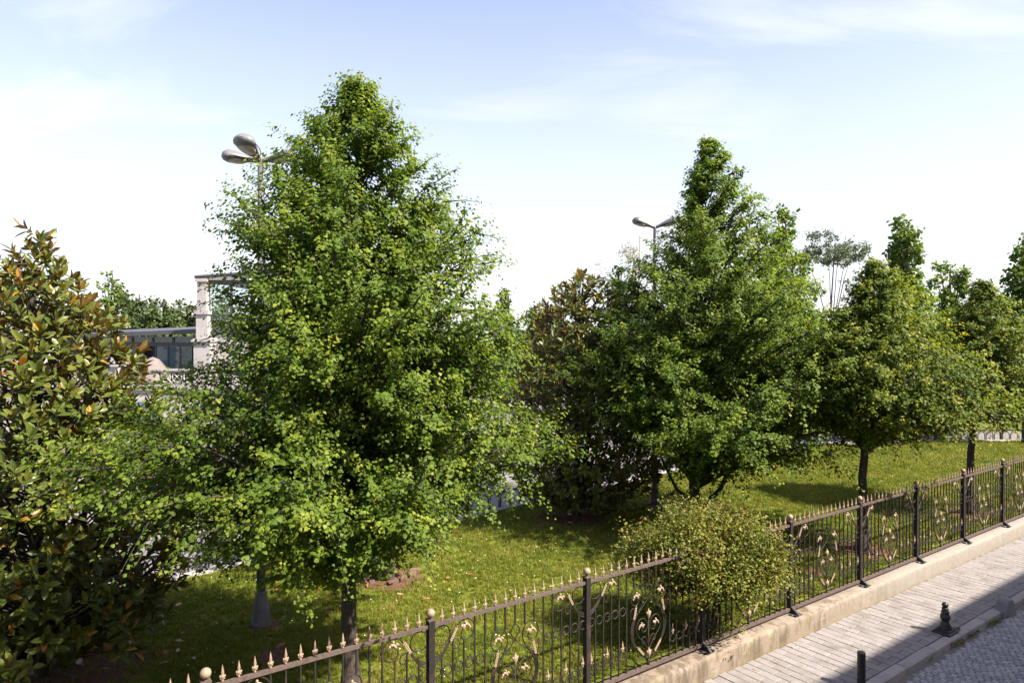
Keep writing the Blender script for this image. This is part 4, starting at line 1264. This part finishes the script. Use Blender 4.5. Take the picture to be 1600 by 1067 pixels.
def cat_house():
    b = Vector((-2.62, 12.95, 0.0))
    r = empty('cat_house', b, 'tiny mint green wooden house with a pale roof behind the front tree trunk', 'cat house', rotz=0.3)
    mb = MB()
    w, d, h, g = 0.19, 0.17, 0.22, 0.12
    mb.add([(-w, -d, 0), (w, -d, 0), (w, d, 0), (-w, d, 0), (-w, -d, h), (w, -d, h), (w, d, h), (-w, d, h), (0, -d, h + g), (0, d, h + g)],
           [(0, 1, 5, 8, 4), (2, 3, 7, 9, 6), (1, 2, 6, 5), (3, 0, 4, 7), (4, 8, 9, 7), (5, 6, 9, 8), (0, 3, 2, 1)])
    mb.obj('body', MINT, r)
    for s in (-1, 1):
        MB().add([(s * 0.0, -0.20, h + g + 0.012), (s * 0.235, -0.20, h - 0.035), (s * 0.235, 0.20, h - 0.035), (0, 0.20, h + g + 0.012),
                  (0, -0.20, h + g + 0.034), (s * 0.235, -0.20, h - 0.013), (s * 0.235, 0.20, h - 0.013), (0, 0.20, h + g + 0.034)],
                 [(0, 1, 5, 4), (1, 2, 6, 5), (2, 3, 7, 6), (4, 5, 6, 7), (0, 3, 2, 1)]).obj('roof_board', PALE_ROOF, r)
    for x in (-0.085, 0.085):
        fr = MB().box(x - 0.07, x + 0.07, -d - 0.012, -d - 0.001, 0.045, 0.165).obj('window', MINT, r)
        MB().box(x - 0.055, x + 0.055, -d - 0.016, -d - 0.0125, 0.06, 0.15).obj('pane', DARK_FRAME, fr)
    rnd = random.Random(3)
    for k, (x, y) in enumerate(((-2.1, 12.0), (-1.93, 12.18), (-1.84, 12.42), (-2.6, 12.2), (-2.45, 11.95), (-1.80, 12.62))):
        MB().chamfer(-0.10, 0.10, -0.05, 0.05, -0.03, 0.055, 0.008).obj('edging_brick', TERRACOTTA, loc=(x, y, 0.0), rotz=rnd.uniform(0, 3), label='old brick laid as edging round the dark multi-stem trunk', cat='brick', group='edging bricks round the trunk')
cat_house()

# ------------------------------------------------------------------ the terrace building on the left
def cafe():
    D = 25.0
    k = D / FPX
    X = lambda x: (x - 800) * k
    Zp = lambda y: HC - (y - HORIZON) * k
    base = Vector((X(240), D, 0))
    r = empty('terrace_building', base, 'white stone terrace building with dark glazed pavilions behind the left trees', 'building')
    bx = base.x
    def L(x): return x - bx
    x0, x1 = L(-24.0), L(-6.0)
    tz = Zp(602)
    MB().box(x0, x1, 0.0, 9.0, -0.1, tz).obj('wall', WHITE_STONE, r)
    MB().box(x0, x1, -0.10, 0.0, tz - 0.16, tz + 0.03).obj('cornice', WHITE_STONE, r)
    MB().box(x0, x1, -0.06, 0.0, 0.0, 0.35).obj('plinth', STONE_BROWN, r)
    for q in range(6):
        xa = L(-22.6 + q * 2.9)
        w = MB().box(xa, xa + 1.2, -0.05, -0.003, 0.6, 2.1).obj('window', WHITE_STONE, r)
        MB().box(xa + 0.1, xa + 1.1, -0.07, -0.052, 0.7, 2.0).obj('pane', GLASS, w)
    # balustrade: rails with crossed rings
    MB().box(x0, x1, 0.10, 0.26, tz + 0.52, tz + 0.60).obj('handrail', WHITE_STONE, r)
    MB().box(x0, x1, 0.12, 0.24, tz + 0.031, tz + 0.08).obj('foot_rail', WHITE_STONE, r)
    lat = MB()
    pts = [(0.17 * math.cos(q), 0, 0.22 + 0.20 * math.sin(q)) for q in np.linspace(0, 2 * math.pi, 15)]
    lat.tube(pts, 0.028, 4, cap=False)
    lat.tube([(-0.2, 0, 0.02), (0.2, 0, 0.43)], 0.024, 4).tube([(0.2, 0, 0.02), (-0.2, 0, 0.43)], 0.024, 4)
    lat_me = lat.mesh('lattice', WHITE_STONE)
    q = x0 + 0.3
    while q < x1 - 0.3:
        share('lattice', lat_me, r, (q, 0.18, tz + 0.08)); q += 0.42
    def pillar(xc, w, secs, cap):
        mb = MB()
        for (za, zb, ww) in secs:
            mb.box(xc - ww / 2, xc + ww / 2, 0.05, 0.05 + ww, za, zb)
        o = mb.obj('pillar', WHITE_STONE, r)
        MB().box(xc - cap[1] / 2, xc + cap[1] / 2, 0.05 + w / 2 - cap[1] / 2, 0.05 + w / 2 + cap[1] / 2, cap[0], cap[0] + 0.12).obj('capital', WHITE_STONE, o)
        return o
    for xp in (172, 60, -40):
        pillar(L(X(xp)), 0.42, [(tz - 0.2, Zp(572), 0.52), (Zp(572) + 0.001, Zp(548), 0.36)], (Zp(573), 0.60))
        MB().box(L(X(xp)) - 0.28, L(X(xp)) + 0.28, 0.0, 0.56, Zp(548), Zp(544)).obj('capital', WHITE_STONE, r)
    for xp in (314, 470):
        pillar(L(X(xp)), 0.5, [(tz - 0.2, Zp(531), 0.60), (Zp(531) + 0.001, Zp(490), 0.42), (Zp(490) + 0.001, Zp(440), 0.34)], (Zp(534), 0.70))
        MB().box(L(X(xp)) - 0.26, L(X(xp)) + 0.26, -0.02, 0.50, Zp(491), Zp(485)).obj('capital', WHITE_STONE, r)
        MB().box(L(X(xp)) - 0.22, L(X(xp)) + 0.22, 0.0, 0.46, Zp(440), Zp(435)).obj('capital', WHITE_STONE, r)
    # lower pavilion, set back, with a long dark mono-pitch roof
    yb = 2.4
    k2 = (D + yb) / FPX
    X2 = lambda x: (x - 800) * k2 - bx
    Z2 = lambda y: HC - (y - HORIZON) * k2
    xa, xb = X2(30), X2(318)
    MB().add([(xa, yb - 0.6, Z2(533)), (xb, yb - 0.6, Z2(521)), (xb, yb + 5, Z2(521) + 0.3), (xa, yb + 5, Z2(533) + 0.3),
              (xa, yb - 0.6, Z2(533) + 0.17), (xb, yb - 0.6, Z2(521) + 0.17), (xb, yb + 5, Z2(521) + 0.47), (xa, yb + 5, Z2(533) + 0.47)],
             [(0, 3, 2, 1), (4, 5, 6, 7), (0, 1, 5, 4), (1, 2, 6, 5), (2, 3, 7, 6), (3, 0, 4, 7)]).obj('roof', DARK_FRAME, r)
    MB().box(xa, xb, yb, yb + 4.6, tz + 0.02, Z2(577)).obj('sill_wall', DARK_FRAME, r)
    MB().box(xa, xb, yb + 0.02, yb + 0.18, Z2(541), Z2(535)).obj('beam', DARK_FRAME, r)
    MB().box(xa + 0.02, xb - 0.02, yb + 0.06, yb + 0.12, Z2(535), Z2(526)).obj('clerestory', GLASS, r)
    for q in range(9):
        xq = xa + (xb - xa) * (q + 0.5) / 9
        MB().box(xq - 0.04, xq + 0.04, yb + 0.02, yb + 0.058, Z2(535), Z2(527)).obj('mullion', DARK_FRAME, r)
    n_ = 15
    for q in range(n_):
        wa = xa + (xb - xa) * q / n_; wb = xa + (xb - xa) * (q + 1) / n_
        if q % 4 == 2:
            MB().box(wa + 0.03, wb - 0.03, yb + 0.5, yb + 0.55, Z2(577), Z2(541)).obj('door', DARK_FRAME, r)
            continue
        w = MB().box(wa, wa + 0.05, yb + 0.03, yb + 0.13, Z2(577), Z2(541)).obj('window_frame', DARK_FRAME, r)
        MB().box(wa + 0.05, wb, yb + 0.06, yb + 0.09, Z2(577), Z2(541)).obj('pane', GLASS, w)
    MB().box(xa + 0.1, xb - 0.1, yb + 4.2, yb + 4.5, Z2(577), Z2(535)).obj('back_wall', STONE_BROWN, r)
    MB().box(x0, L(X(158)), 1.6, 2.2, tz + 0.02, Zp(560)).obj('stone_panel', STONE_BROWN, r)
    # upper pavilion on the right (mostly behind the big tree)
    ua, ub = L(X(322)), L(X(480))
    MB().box(ua - 0.4, ub, 0.6, 6.0, tz + 0.02, Zp(508)).obj('upper_wall', WHITE_STONE, r)
    MB().box(ua - 0.40, ub, 0.20, 0.42, Zp(443), Zp(437)).obj('beam', DARK_FRAME, r)
    ro = MB()
    ro.add([(ua - 0.42, 0.1, Zp(437)), (ub, 0.1, Zp(437)), (ub, 6, Zp(437)), (ua - 0.42, 6, Zp(437)), (ua - 0.42, 0.1, Zp(432)), (ub, 0.1, Zp(420)), (ub, 6, Zp(420)), (ua - 0.42, 6, Zp(432))],
           [(0, 3, 2, 1), (4, 5, 6, 7), (0, 1, 5, 4), (1, 2, 6, 5), (2, 3, 7, 6), (3, 0, 4, 7)])
    ro.obj('upper_roof', FABRIC_ROOF, r)
    MB().tube([(ua - 0.44, 0.06, Zp(432.5)), (ub, 0.06, Zp(420))], 0.06, 4).obj('roof_edge', DARK_FRAME, r)
    q = ua - 0.1
    while q < ub:
        w = MB().box(q, q + 0.07, 0.28, 0.36, Zp(500), Zp(443)).obj('window_frame', DARK_FRAME, r)
        MB().box(q + 0.07, q + 0.85, 0.31, 0.335, Zp(500), Zp(443)).obj('pane', CLEAR, w)
        q += 0.85
    # parasol on the terrace
    p = empty('parasol', Vector((X(226) , D - 0.35 + 0.9, tz + 0.04)), 'half closed beige parasol standing on the terrace by the balustrade', 'parasol')
    MB().tube([(0, 0, 0), (0, 0, 1.0)], 0.025, 8).obj('pole', DARK_FRAME, p)
    mb = MB()
    sg = 16
    prof = [(0.02, 0.98), (0.20, 0.90), (0.42, 0.62), (0.58, 0.20), (0.64, 0.02)]
    mb.lathe([(rr * 1.0, z) for rr, z in prof][::-1], sg)
    mb.v = [(x * (1 + 0.10 * math.cos(8 * math.atan2(y, x))), y * (1 + 0.10 * math.cos(8 * math.atan2(y, x))), z) for x, y, z in mb.v]
    mb.obj('canopy', CANVAS, p, smooth=True)
cafe()

# ------------------------------------------------------------------ the street house behind the viewpoint whose roof line shades the road
def street_house():
    slope = (1 / math.tan(R(SUN_EL))) * abs(SUN_DIR2.x * -DV.x + SUN_DIR2.y * -DV.y)   # metres of shadow across the street per metre of height
    edge = 5.02
    face = -0.75
    H = (edge - face) / slope
    r = empty('street_house', street(16, face, ROAD_Z), 'rendered street house opposite the park whose roof line shades the road', 'building', rotz=ANG)
    top = H + PAVE_Z - ROAD_Z
    MB().box(-22, 34, -8, 0, -0.2, top - 0.1).obj('wall', FACADE, r)
    MB().box(-22.2, 34.2, -8.2, 0.0, top - 0.099, top).obj('roof', KERB, r)
street_house()

# ================================================================== VEGETATION
T1 = [(1.78, 1.5, 0.15), (1.95, 1.95, 0.4), (2.27, 2.3, 1.3), (2.65, 2.6, 2.35), (3.0, 2.7, 2.4), (3.4, 2.5, 2.0), (3.77, 2.1, 1.95), (4.14, 1.7, 2.05), (4.5, 1.55, 2.05), (4.9, 1.4, 1.85),
      (5.27, 1.5, 1.75), (5.7, 1.4, 1.5), (6.09, 1.15, 1.05), (6.54, 0.82, 0.76), (6.92, 0.48, 0.58), (7.15, 0.3, 0.35), (7.32, 0.06, 0.06)]
layered_tree('linden_tree', TREES['front'], T1, 450, 16, 50, 0.046, 0.098, 'largest conical leafy tree, standing just behind the fence left of centre',
             seed=21, parts=300, shape=LEAF5, lean=(0.10, 0.0), crown_base=1.55, forks=((1.55, 0.4, 1.2, 0.05), (1.7, 2.9, 1.4, 0.05), (1.9, 4.4, 1.3, 0.045)))
T2 = [(1.45, 0.3, 2.4), (1.85, 1.4, 4.2), (2.5, 2.6, 4.5), (3.2, 3.1, 3.9), (4.0, 3.1, 3.4), (4.75, 2.95, 3.1), (5.5, 2.5, 2.6), (6.3, 1.8, 2.4), (7.1, 0.70, 1.7), (7.9, 0.50, 1.2), (8.5, 0.52, 0.75), (8.95, 0.25, 0.3), (9.2, 0.06, 0.06)]
T2 = [(4.3 + (z - 4.3) * 0.934, l * 0.90, r * 0.94) for z, l, r in T2]
layered_tree('linden_tree', TREES['second'], T2, 460, 16, 32, 0.074, 0.13, 'second largest conical tree, right of centre beside the two-headed lamp',
             seed=34, shape=LEAF4, lean=(0.30, 0), crown_base=0.9, forks=((0.35, 0.25, 1.3, 0.07), (0.5, 3.4, 1.1, 0.05), (0.9, 1.2, 1.2, 0.05)))
T3 = [(2.4, 0.5, 1.6), (2.6, 0.9, 2.3), (2.85, 1.1, 2.75), (3.37, 1.1, 2.6), (3.9, 1.05, 2.2), (4.4, 0.9, 1.7), (4.94, 0.6, 1.1), (5.46, 0.3, 0.7), (5.85, 0.05, 0.08)]
layered_tree('linden_tree', TREES['third'], T3, 300, 14, 24, 0.074, 0.10, 'smaller dark trunked tree behind the fence, right of the second largest conical tree',
             seed=44, shape=LEAF4, mat=LIME, lean=(0.25, 0), crown_base=2.0)
T4 = [(2.5, 0.7, 1.6), (2.9, 1.0, 2.4), (3.8, 0.95, 2.1), (4.76, 0.6, 1.35), (5.3, 0.3, 0.7), (5.7, 0.06, 0.08)]
layered_tree('linden_tree', TREES['fourth'], T4, 240, 14, 23, 0.080, 0.10, 'rightmost dark trunked tree behind the fence near the right edge',
             seed=55, shape=LEAF4, mat=LIME, lean=(0.35, 0), crown_base=2.1)

M0 = [(0.45, 1.3, 1.3), (0.9, 1.7, 1.75), (1.6, 1.9, 1.9), (2.4, 1.9, 1.7), (3.0, 1.8, 1.45), (3.8, 1.6, 1.22), (4.4, 1.25, 0.95), (4.9, 0.8, 0.65), (5.35, 0.3, 0.3), (5.6, 0.05, 0.08)]
magnolia('magnolia_tree', TREES['mag_left'], M0, 1480, 0.172, 'large magnolia with leathery bronze and olive leaves at the left edge', seed=7, parts=300, stems=5, amber=0.04, amber_z=3.2)
M1 = [(0.8, 0.9, 0.9), (1.4, 1.3, 1.2), (2.4, 1.4, 1.2), (3.4, 1.1, 1.0), (4.4, 0.5, 0.5), (4.9, 0.1, 0.1)]
magnolia('magnolia_tree', TREES['mag_hidden'], M1, 330, 0.16, 'dark multi-stemmed magnolia mostly hidden behind the largest conical tree', seed=9, stems=7)
M2 = [(0.35, 1.0, 1.2), (0.8, 1.5, 2.3), (1.3, 1.8, 2.3), (2.0, 1.85, 1.8), (3.0, 1.8, 1.5), (4.0, 1.5, 1.35), (4.8, 1.2, 1.25), (5.4, 0.75, 0.95), (5.9, 0.1, 0.3)]
magnolia('magnolia_tree', TREES['mag_mid'], M2, 1250, 0.185, 'dark magnolia with bronze top between the two largest conical trees', seed=13, parts=300, stems=5, lean=(0.15, 0), amber=0.03, amber_z=3.6)

def fence_shrub():
    rng = np.random.default_rng(17)
    base = TREES['bush'] + Vector((0.05, -0.10, 0))
    P_, A_, N_, S_, T_ = [], [], [], [], []
    lines = []
    for q in range(9):
        a = q * 0.7; r1 = 0.10; r2 = rng.uniform(0.35, 0.8)
        lines.append(([(0.06 * math.cos(a), 0.06 * math.sin(a), -0.05), (r1 * 1.6 * math.cos(a), r1 * 1.6 * math.sin(a), 0.5), (r2 * math.cos(a), r2 * math.sin(a), 1.2), (r2 * 1.2 * math.cos(a), r2 * 1.2 * math.sin(a), 1.6)], [0.028, 0.020, 0.012, 0.005]))
    nb = 420
    for b in range(nb):
        a = b * 2.399963 + rng.normal(0, 0.2)
        q = math.sqrt((b + 0.5) / nb)                                  # 0 top .. 1 rim
        R_ = (1.20 if math.cos(a) < 0 else 1.07) * rng.uniform(0.86, 1.06)
        rr = R_ * math.sin(q * math.pi * 0.55) * 1.02
        zz_ = 1.10 + 0.80 * math.cos(q * math.pi * 0.55) * rng.uniform(0.92, 1.07)
        if q > 0.9: zz_ -= rng.uniform(0, 0.22)
        lob = 0.5 * math.sin(3 * a + 5 * q) + 0.4 * math.sin(5 * a - 4 * q + 1) + 0.3 * math.sin(8 * a + 9 * q)
        if lob < -0.62 and q > 0.3: continue
        k_ = 1 + 0.10 * lob + (rng.uniform(0.10, 0.26) if rng.random() < 0.07 else 0)
        rr *= k_; zz_ = 0.9 + (zz_ - 0.9) * k_
        tip = np.array([rr * math.cos(a), rr * math.sin(a) * 0.82, zz_])
        root_ = np.array([0.35 * tip[0], 0.35 * tip[1], 0.45 + 0.35 * tip[2]])
        m = 96
        s = rng.beta(2.2, 1.2, m)
        pts = root_ + (tip - root_) * s[:, None] + rng.normal(0, 0.055, (m, 3)) * (0.5 + s[:, None])
        o = norm(tip - np.array([0, 0, 0.9]))
        P_.append(pts)
        A_.append(o * 0.6 + rng.normal(0, 0.6, (m, 3)))
        N_.append(o * 0.5 + np.array([0, 0, 0.9]) + rng.normal(0, 0.45, (m, 3)))
        S_.append(rng.uniform(0.024, 0.052, m))
        T_.append(np.clip(rng.normal(0.35, 0.17, m) + 0.30 * s * (rng.random() < 0.5) + (rng.random(m) < 0.04) * 0.6 + (s < 0.55) * (rng.random(m) < 0.45) * 0.8, 0, 1))
        lines.append(([tuple(root_), tuple((root_ + tip) / 2 + rng.normal(0, 0.03, 3)), tuple(tip)], [0.006, 0.004, 0.0015]))
    # skirt of thin hanging growth round the stems
    m = 1500
    a = rng.uniform(0, 6.283, m); r_ = rng.uniform(0.05, 0.5, m); z = rng.uniform(0.05, 0.75, m)
    P_.append(np.stack([r_ * np.cos(a) + 0.05, r_ * np.sin(a) * 0.7, z], -1)); A_.append(rng.normal(0, 1, (m, 3))); N_.append(np.array([0, -0.4, 0.8]) + rng.normal(0, 0.5, (m, 3)))
    S_.append(rng.uniform(0.02, 0.04, m)); T_.append(np.clip(rng.normal(0.45, 0.25, m), 0, 1))
    root = empty('fence_shrub', base, 'round variegated shrub growing through the iron fence above the low wall', 'shrub')
    put(bpy.data.objects.new('stem', tubes_mesh('stem', lines, BARK, 6)), root)
    put(bpy.data.objects.new('crown', leaves_mesh('crown', np.concatenate(P_), np.concatenate(A_), np.concatenate(N_), np.concatenate(S_), np.concatenate(T_), SHRUB, LEAF4)), root, kind='stuff')
fence_shrub()

# ------------------------------------------------------------------ background trees
def at_px(x, D, z=-0.045):
    return Vector(((x - 800) * D / FPX, D, z))
def hgt(y, D):
    return HC - (y - HORIZON) * D / FPX

def bg(x, ytop, D, rad, zlo, k, leaf, n, mat, label, seed, prof=lambda t: math.sin(math.pi * min(1, 0.18 + 0.8 * t)) ** 0.8, bark=BARK, flat=0.75, tr=0.14, name='background_tree'):
    H = hgt(ytop, D)
    return clump_tree(name, at_px(x, D), H, random_clumps(seed, H - 0.3, zlo, lambda t: rad * prof(t), k, flat), leaf, n, mat, label, tr, seed, bark, group=None)
cone = lambda t: max(0.12, 1.0 - 0.85 * t) * min(1, 0.4 + 3 * t)
bg(1412, 333, 28.2, 1.5, 2.4, 34, 0.17, 14000, POPLAR, 'tall narrow light green tree with grey trunk at the far lawn edge', 61, lambda t: (0.95 - 0.62 * t) * min(1, 0.45 + 2 * t), BARK_GREY, 0.9)
bg(1603, 355, 28.0, 2.0, 2.4, 30, 0.18, 13000, POPLAR, 'bushy light green tree cut by the right edge of the view', 62, cone, BARK, 0.85)
bg(1484, 405, 34.0, 1.7, 1.4, 26, 0.20, 9000, POPLAR, 'yellow-green tree between the narrow tall tree and the rightmost fence tree', 63, lambda t: (1 - 0.55 * t), BARK, 0.8)
bg(1222, 322, 33.0, 2.0, 1.5, 34, 0.19, 13000, POPLAR, 'light green tree peering out behind the right shoulder of the second conical tree', 64, lambda t: (1 - 0.62 * t) * min(1, 0.5 + 2 * t), BARK, 0.85)
# umbrella-crowned tree with bare stems
D = 46.0
c = []
rg = np.random.default_rng(65)
H = hgt(372, D)
for i in range(17):
    a = i * 2.4; rr = 2.15 * math.sqrt((i + 0.5) / 17)
    c.append((rr * math.cos(a), rr * math.sin(a), H - 0.6 - 0.20 * rr ** 1.25 + rg.normal(0, 0.32), rg.uniform(0.45, 0.95), rg.uniform(0.35, 0.6)))
for (x, z) in ((0.9, H - 3.0), (-1.1, H - 3.4), (1.7, H - 2.4), (1.2, H - 4.0)):
    c.append((x, 0.2, z, 0.38, 0.26))
clump_tree('background_tree', at_px(1300, D), H, c, 0.14, 5600, GREYTREE, 'grey-green umbrella shaped tree with bare stems against the sky', 0.085, 65, BARK, limb_every=3, limb_from=0.55)
# pale wispy tree by the second lamp
D = 42.0
H = hgt(365, D)
c = [(rg.normal(0, 1.0), rg.normal(0, 0.8), H * 0.55 + H * 0.44 * q / 13 , 0.55, 0.75) for q in range(14)]
clump_tree('background_tree', at_px(996, D), H, c, 0.11, 2600, WISP, 'thin pale nearly bare tree beside the two-headed lamp', 0.10, 66, BARK_GREY)
bg(966, 408, 38.0, 1.3, 1.5, 16, 0.2, 4500, DARKTREE, 'small dark green tree top just left of the two-headed lamp', 67, cone)
bg(788, 446, 36.0, 1.6, 1.0, 18, 0.2, 6000, DARKTREE, 'blue-green tree top showing between the largest tree and the middle magnolia', 68, cone)
bg(850, 462, 40.0, 2.2, 0.8, 18, 0.22, 6000, DARKTREE, 'rounded dark tree behind the middle magnolia', 69)
bg(172, 415, 44.0, 1.5, 3.2, 16, 0.22, 3600, POPLAR, 'airy light green tree behind the left magnolia', 70)
bg(48, 410, 46.0, 2.0, 2.6, 16, 0.22, 3600, POPLAR, 'light green tree top at the far left behind the magnolia', 71)
for k, (x, y, D_, rad, lab) in enumerate(((118, 452, 41, 2.6, 'dark rounded tree behind the terrace roof, leftmost of the dark row'), (203, 448, 40, 2.0, 'dark tree behind the terrace roof below the airy light green tree'),
                                         (246, 455, 41, 2.2, 'dark tree behind the terrace roof, middle of the dark row'), (286, 462, 42, 2.4, 'dark tree behind the terrace roof beside the white pillar'),
                                         (345, 458, 44, 2.6, 'dark tree behind the upper glazed pavilion of the terrace building'))):
    bg(x, y, D_, rad, 2.0, 18, 0.23, 6500, DARKTREE, lab, 80 + k)
for k, (x, y, D_, rad, lab) in enumerate(((1120, 470, 36, 2.6, 'dark green tree hidden behind the second conical tree'), (1262, 478, 37, 2.8, 'low green tree behind the foot of the umbrella shaped tree'),
                                         (1352, 470, 36, 3.0, 'green tree behind the crown of the third fence tree'), (1450, 455, 38, 3.1, 'green tree filling the gap right of the narrow tall tree'),
                                         (1545, 462, 37, 3.2, 'green tree behind the rightmost fence tree'), (1640, 455, 38, 3.0, 'green tree beyond the right edge tree'))):
    bg(x, y, D_, rad, 1.2, 22, 0.22, 9000, DARKTREE if k in (0, 2, 4) else POPLAR, lab, 90 + k)

def far_woods():
    rng = np.random.default_rng(99)
    n_ = 52000
    x = rng.uniform(-62, 85, n_)
    lump = 4.4 + 1.0 * np.sin(x * 0.55) + 0.7 * np.sin(x * 1.37 + 1) + 0.5 * np.sin(x * 2.9 + 2)
    z = lump * rng.beta(1.6, 1.1, n_)
    y = 62 + rng.normal(0, 2.0, n_)
    P = np.stack([x, y, z], -1)
    A = rng.normal(0, 1, (n_, 3)); Nn = np.array([0.2, -0.6, 0.7]) + rng.normal(0, 0.5, (n_, 3))
    T = np.clip(0.4 + 0.25 * np.sin(x * 1.7 + z * 2) + rng.normal(0, 0.18, n_), 0, 1)
    put(bpy.data.objects.new('distant_woods', leaves_mesh('distant_woods', P, A, Nn, rng.uniform(0.3, 0.6, n_), T, DARKTREE, LEAF4)), kind='stuff')
far_woods()

# ------------------------------------------------------------------ small things on the ground
def litter():
    rnd = random.Random(12)
    tv, tf = LONG6
    metas = []
    for k in range(5):
        vs = [(x - 0.5, y * rnd.uniform(0.9, 1.3), 0.10 + z * 0.5 + rnd.uniform(0.35, 1.0) * (y * y * 2.2) + 0.10 * math.sin(3 * x + k)) for x, y, z in tv]
        me = bpy.data.meshes.new('fallen_leaf'); me.from_pydata(vs, [], tf); me.materials.append(DRYLEAF); metas.append(me)
    spots = [(250, 949), (278, 946), (292, 978), (284, 995), (280, 1006), (222, 1024), (244, 1027), (258, 1024), (277, 1021), (301, 1036), (163, 1051), (186, 1051), (126, 1044), (156, 1012), (254, 1044),
             (434, 913), (430, 926), (477, 929), (520, 920), (625, 932), (666, 941), (512, 967), (481, 1004), (438, 1016), (380, 964), (499, 913), (899, 840), (919, 835), (935, 846), (735, 898), (740, 928),
             (130, 1058), (110, 1030), (96, 1050), (200, 1010), (141, 1026), (590, 905), (612, 915), (575, 918), (880, 812), (912, 815), (925, 806), (868, 818), (940, 800), (860, 826), (890, 822),
             (1060, 765), (1100, 768), (1125, 762), (1045, 772), (1140, 775), (1080, 795), (1120, 790), (965, 858), (700, 905), (640, 900)]
    for (x, y) in spots:
        p = ground(x, y, 0.0)
        p.z = float(lawn_height(p.x, p.y)) + 0.03
        where = ('on bare soil below the left magnolia' if x < 170 else 'on the lawn between the left magnolia and the tall lamp' if x < 320 else 'on the shaded lawn round the nearest lamp base' if x < 530
                 else 'on the lawn round the dark multi-stemmed magnolia' if x < 760 else 'under the middle magnolia' if x < 1000 else 'on red soil under the second conical tree')
        share('fallen_leaf', rnd.choice(metas), None, p, (rnd.uniform(-0.3, 0.3), rnd.uniform(-0.3, 0.3), rnd.uniform(0, 6.28)), rnd.uniform(0.10, 0.16),
              label='curled dry brown leaf fallen ' + where, cat='leaf', group='fallen leaves ' + where)
    for (x, y) in ((1240, 1012), (1246, 1009), (1212, 1031), (1250, 1014), (1360, 957), (1398, 949), (1310, 975), (1180, 1047), (1330, 982), (1420, 960), (1352, 964)):
        p = ground(x, y, PAVE_Z); p.z += 0.008
        share('fallen_leaf', rnd.choice(metas), None, p, (0, 0, rnd.uniform(0, 6.28)), rnd.uniform(0.025, 0.05),
              label='tiny dry leaf scrap on the sunlit grey pavers', cat='leaf', group='leaf scraps on the pavement')
    p = ground(122, 1037, 0.0)
    MB().ball((0, 0, 0.035), 0.04, 12, 8, (1, 1, 1.15)).obj('fallen_cone', PALE_ROOF, loc=p, smooth=True, label='pale pinkish round seed cone on bare soil under the left magnolia', cat='seed cone')
    p = ground(895, 806, 0.0)
    MB().ball((0, 0, 0.05), 0.10, 9, 6, (1.2, 0.9, 0.75)).obj('pale_stone', PALE_ROOF, loc=p, smooth=False, label='pale stone lying at the foot of the middle magnolia', cat='stone')
    # weeds in the gutter
    rng = np.random.default_rng(31)
    for i, (x, y, s, dry) in enumerate(((1445, 1030, 1.0, 0), (1468, 1018, 0.7, 1), (1487, 1008, 1.1, 0), (1499, 1004, 0.9, 1), (1512, 994, 1.1, 0), (1521, 989, 1.0, 0), (1545, 977, 1.1, 0), (1557, 972, 0.8, 0), (1568, 963, 0.9, 0), (1495, 985, 0.6, 0))):
        p = ground(x, y, ROAD_Z if i < 9 else PAVE_Z)
        m = 70
        a = rng.uniform(0, 6.28, m); rr = 0.085 * s * np.sqrt(rng.random(m)); 
        P = np.stack([rr * np.cos(a), rr * np.sin(a), rng.uniform(0, 0.05 * s, m)], -1)
        A = np.stack([np.cos(a), np.sin(a), rng.uniform(0.2, 1.2, m)], -1)
        T = np.clip(rng.normal(0.35 if not dry else 0.97, 0.12, m), 0, 1)
        me = leaves_mesh('weed', P, A, np.array([0, 0, 1.0]) + rng.normal(0, 0.4, (m, 3)), rng.uniform(0.02, 0.05, m) * s, T, SHRUB, LEAF4)
        put(bpy.data.objects.new('weed', me), None, None, 'small green weed growing in the gutter against the kerb' if i < 9 and not dry else ('dried brown weed in the gutter against the kerb' if dry else 'tiny weed at the foot of the turned bollard'), 'weed', 'weeds along the kerb').location = p
litter()
